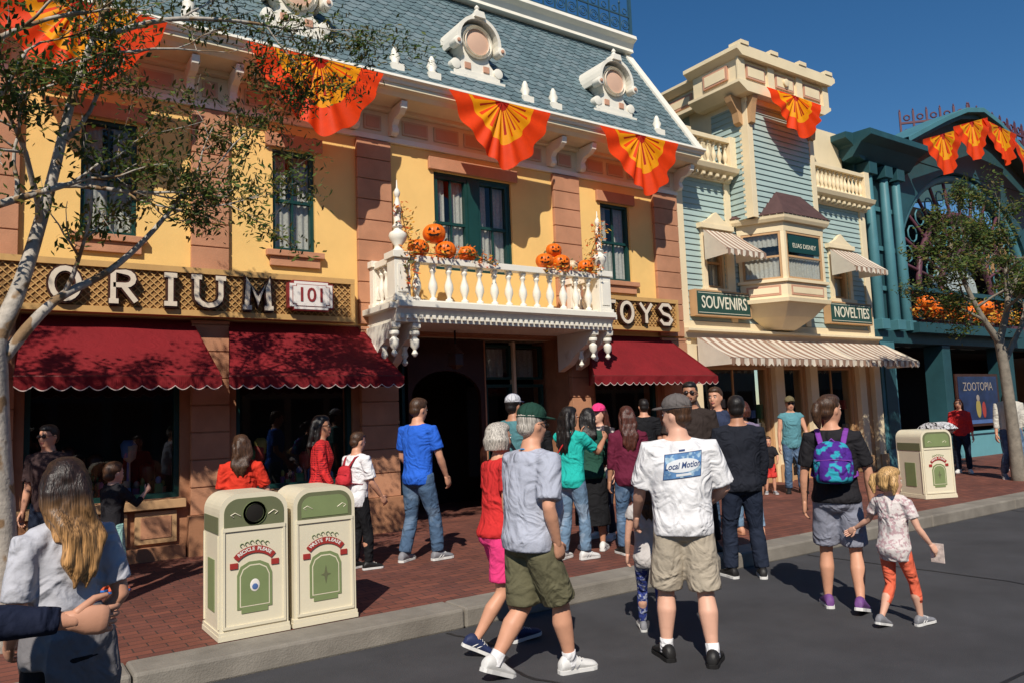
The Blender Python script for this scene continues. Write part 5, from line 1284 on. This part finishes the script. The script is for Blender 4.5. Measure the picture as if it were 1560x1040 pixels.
person('woman',5.75,6.22,K,60,1.58,True,SK2,.014,feet=st,armR=((8,12),(30,0)),shirt=MRN,sleeve=1.25,hem=.46,loose=.016,bottom=('jeans',DEN),shoes=(SHB,SHW),hair=('longwave',H_rd))
person('woman',6.25,7.25,K,195,1.62,True,SK3,feet=st,armR=((50,10),(130,-12)),shirt=cloth('top_black_print',(.05,.04,.05),'patch',(.5,.45,.4),20),sleeve=.6,bottom=('jeans',DENd),shoes=(SHW,SHW),hair=('long',H_rd),cap=(PNK,PNK))
person('woman',5.6,7.75,K,60,1.62,True,SK2,feet=st,shirt=BLK,sleeve=1.6,bottom=('slim',DENd),hair=('bob',H_bk))
person('man',6.50,5.98,K,216,1.83,skin=SK2,fat=.012,feet=stw,armR=((20,16),(70,-20)),shirt=cloth('tee_char',(.035,.025,.022)),sleeve=.8,bottom=('pants',BLK),shoes=(SHB,SHB),hair=('short',H_bk),glasses=True,hp=-2,extras=(beard(H_br),))
person('man',7.35,6.35,K,200,1.78,skin=SK,feet=st,shirt=cloth('tee_navy',(.03,.04,.08)),sleeve=.8,bottom=('jeans',DEN),hair=('short',H_br))
person('woman',7.62,6.18,K,65,1.60,True,SK,feet=((-.07,.04,0,8),(.07,-.03,0,8)),shirt=cloth('top_purple_grey',(.20,.16,.24)),sleeve=.7,hem=.49,bottom=('jeans',DENl),shoes=(SK,SK2),hair=('bob',H_rd),extras=(sling(BLK,1),))
person('man',8.6,8.9,K,60,1.72,skin=SK,feet=st,shirt=BLK,sleeve=.8,bottom=('jeans',DENd),hair=('short',H_bk))
TTK=cloth('tank_teal',(.10,.26,.30)); CAPV=cloth('cap_olive',(.16,.13,.07))
person('woman',11.75,8.5,K,228,1.68,True,SK,.012,feet=st,armL=((8,14),(30,2)),armR=((4,10),(6,4)),shirt=TTK,sleeve=.15,hem=.46,loose=.014,bottom=('jeans',DEN),shoes=(SHB,SHB),hair=('short',H_br),cap=(CAPV,CAPV),glasses=True,q=1.5)
person('child',11.40,8.75,K,225,1.02,skin=SK,child=True,feet=st,armL=((20,16),(60,-10)),shirt=TB,sleeve=.8,hem=.46,bottom=('shorts',cloth('shorts_red',(.6,.05,.04)),.9),shoes=(SHG,SHW),hair=('short',H_br),q=1.4)
person('woman',16.9,8.1,K,200,1.55,True,SK,feet=st,armR=((20,10),(50,0)),shirt=RED,sleeve=1.6,bottom=('jeans',DENd),hair=('long',H_rd),q=1.7)
person('woman',17.9,7.6,K,20,1.62,True,SK2,feet=st,shirt=cloth('top_tealdk',(.02,.12,.14)),sleeve=1.4,bottom=('slim',DENd),hair=('long',H_bk),q=1.7,extras=(backpack(cloth('pack_plum',(.14,.03,.15)),BST),))
person('man',15.95,6.75,K,225,1.76,skin=SK,feet=((-.07,.10,-6,6),(.07,-.08,16,6)),shirt=cloth('shirt_offwhite',(.55,.52,.46)),sleeve=1.6,hem=.47,bottom=('jeans',DEN),shoes=(SHG,SHW),hair=('short',H_gy),q=1.7)
RAG=cloth('tee_pale_grey',(.46,.46,.50)); GJ=cloth('jacket_grey',(.17,.16,.165))
person('woman',.28,3.55,0,118,1.56,True,SK,.0,feet=st,armL=((0,8),(50,-20)),armR=((-14,10),(40,-20)),shirt=RAG,sleeve=.8,hem=.54,loose=.004,bottom=('slim',BLK),shoes=(SHB,SHW),hair=('longwave',H_om),hy=-30,extras=(tied_jacket(GJ),),q=.85)
person('man',-.30,2.76,0,4,1.72,skin=SK,feet=walkR,armR=((54,2),(82,2)),armL=((10,8),(30,-6)),shirt=cloth('sweater_navy',(.012,.016,.035)),sleeve=1.9,bottom=('slim',BLK),shoes=(SHB,SHB),hair=('short',H_br),curl=30)

# back print on white shirt
dg=bpy.context.evaluated_depsgraph_get(); dg.update()
so_=wm['shirt']; ev=so_.evaluated_get(dg)
M_p1=mat('print_blue',(.10,.22,.42),.8,.3,20,0,kind='patch',col2=(.35,.50,.62),sc=16); M_p2=mat('print_white',(.66,.68,.70),.8,.05,20,0); M_p3=mat('print_navy',(.03,.06,.16),.8,.05,20,0)
def hit(xx,zz,off):
    ok,loc,nr,_=ev.ray_cast(V((xx,-.6,zz)),V((0,1,0)),distance=2)
    return (loc+V((0,-off,0))) if ok else V((xx,-.17,zz))
def patch(w,h,cz,off,m,nx=16,nz=10,ell=False,mb=None,cx=0,sh=0):
    vs=[];fs=[]
    for j in range(nz+1):
        for i in range(nx+1):
            u=-1+2*i/nx; v=-1+2*j/nz
            if ell: v*= math.sqrt(max(0,1-u*u*.98))
            vs.append(hit(cx+u*w+sh*v,cz+v*h+.1*u*w,off))
    for j in range(nz):
        for i in range(nx): a=j*(nx+1)+i; fs.append((a,a+1,a+nx+2,a+nx+1))
    mb.add(vs,fs,m,True)
mb=MB(); cz=1.76*.735
patch(.125,.084,cz,.004,M_p3,mb=mb,sh=.01); patch(.120,.079,cz,.0055,M_p1,mb=mb,sh=.01); patch(.112,.045,cz,.007,M_p2,ell=True,mb=mb); patch(.02,.006,cz+.098,.004,M_p3,4,2,mb=mb); patch(.05,.008,cz-.060,.007,M_p2,6,2,mb=mb)
mb.obj('back_print',wm['e'])
t=text('back_lettering','Local Motion',.052,(0,0,0),M_p3,None,0,off=.001); me=t.data
for v in me.vertices: 
    xx,zz=v.co.x,v.co.y; p=hit(xx*.85+zz*.25,cz+zz*1.1+.1*xx,.0095); v.co=p
t.rotation_euler=(0,0,0); t.parent=wm['e']

# stroller
mb=MB(); Msb=cloth('stroller_print',(.6,.6,.62),'patch',(.02,.02,.02),22)
mb.T=Matrix.Translation(V((15.0,7.9,K)))
for a in (-.24,.24):
    for b in (-.3,.3): mb.lathe([(.12,-.02),(.12,.02)],(a,b,.12),SHB,14,axis=0)
    mb.tube([(a*.9,.3,.12),(a*.9,-.1,.6),(a*.9,-.45,1.0)],[.014]*3,PH,6); mb.tube([(a*.9,-.3,.12),(a*.9,.1,.6)],[.014]*2,PH,6)
mb.tube([(-.22,-.45,1.0),(.22,-.45,1.0)],[.018]*2,PH,6)
mb.prism([(-.25,.35),(.3,.35),(.34,.42),(-.05,.48),(-.15,.9),(-.25,.9)],0,-.2,.2,SHB)
hood=[(-.28+.36*math.cos(a)*1.0,.75+.36*math.sin(a)) for a in [math.pi*i/10*.62+.5 for i in range(11)]]
mb.prism(hood+[(-.2,.72)],0,-.23,.23,Msb)
mb.obj('stroller')

# =================================================================== LIGHT / WORLD / CAMERA
el=42; hdg=50
d=V((math.cos(math.radians(hdg))*math.cos(math.radians(el)),math.sin(math.radians(hdg))*math.cos(math.radians(el)),-math.sin(math.radians(el))))
sun=bpy.data.lights.new('sun','SUN'); sun.energy=5.0; sun.angle=math.radians(.5); sun.color=(1,.93,.82)
so=bpy.data.objects.new('sun',sun); so.rotation_euler=d.to_track_quat('-Z','Y').to_euler(); scene.collection.objects.link(so)
w=bpy.data.worlds.new('World'); scene.world=w; w.use_nodes=True; nt=w.node_tree
sky=nt.nodes.new('ShaderNodeTexSky'); sky.sky_type='NISHITA'; sky.sun_disc=False; sky.sun_elevation=math.radians(el); sky.sun_rotation=math.radians((90-(hdg+180))%360)
sky.air_density=1.0; sky.dust_density=.1; sky.ozone_density=4.0
hs=nt.nodes.new('ShaderNodeHueSaturation'); hs.inputs['Saturation'].default_value=1.25
bg=nt.nodes['Background']; bg.inputs[1].default_value=.085; nt.links.new(sky.outputs[0],hs.inputs['Color']); nt.links.new(hs.outputs[0],bg.inputs[0])
f=1170.;p=math.atan(115/f);r=math.radians(2.15);a=math.radians(55.5)
R0=V((math.sin(a),-math.cos(a),0)); F=V((math.cos(a)*math.cos(p),math.sin(a)*math.cos(p),math.sin(p))); U=V((-math.cos(a)*math.sin(p),-math.sin(a)*math.sin(p),math.cos(p)))
up=U*math.cos(r)+R0*math.sin(r); rt=R0*math.cos(r)-U*math.sin(r)
cd=bpy.data.cameras.new('camera'); co=bpy.data.objects.new('camera',cd); scene.collection.objects.link(co)
M=Matrix.Identity(4)
for i in range(3): M[i][0]=rt[i];M[i][1]=up[i];M[i][2]=-F[i]
M[0][3],M[1][3],M[2][3]=0,0,1.65
co.matrix_world=M; cd.sensor_width=36; cd.lens=27.0; cd.clip_end=2000; cd.clip_start=.05
scene.camera=co
scene.view_settings.view_transform='Standard'; scene.view_settings.look='None'; scene.view_settings.exposure=0
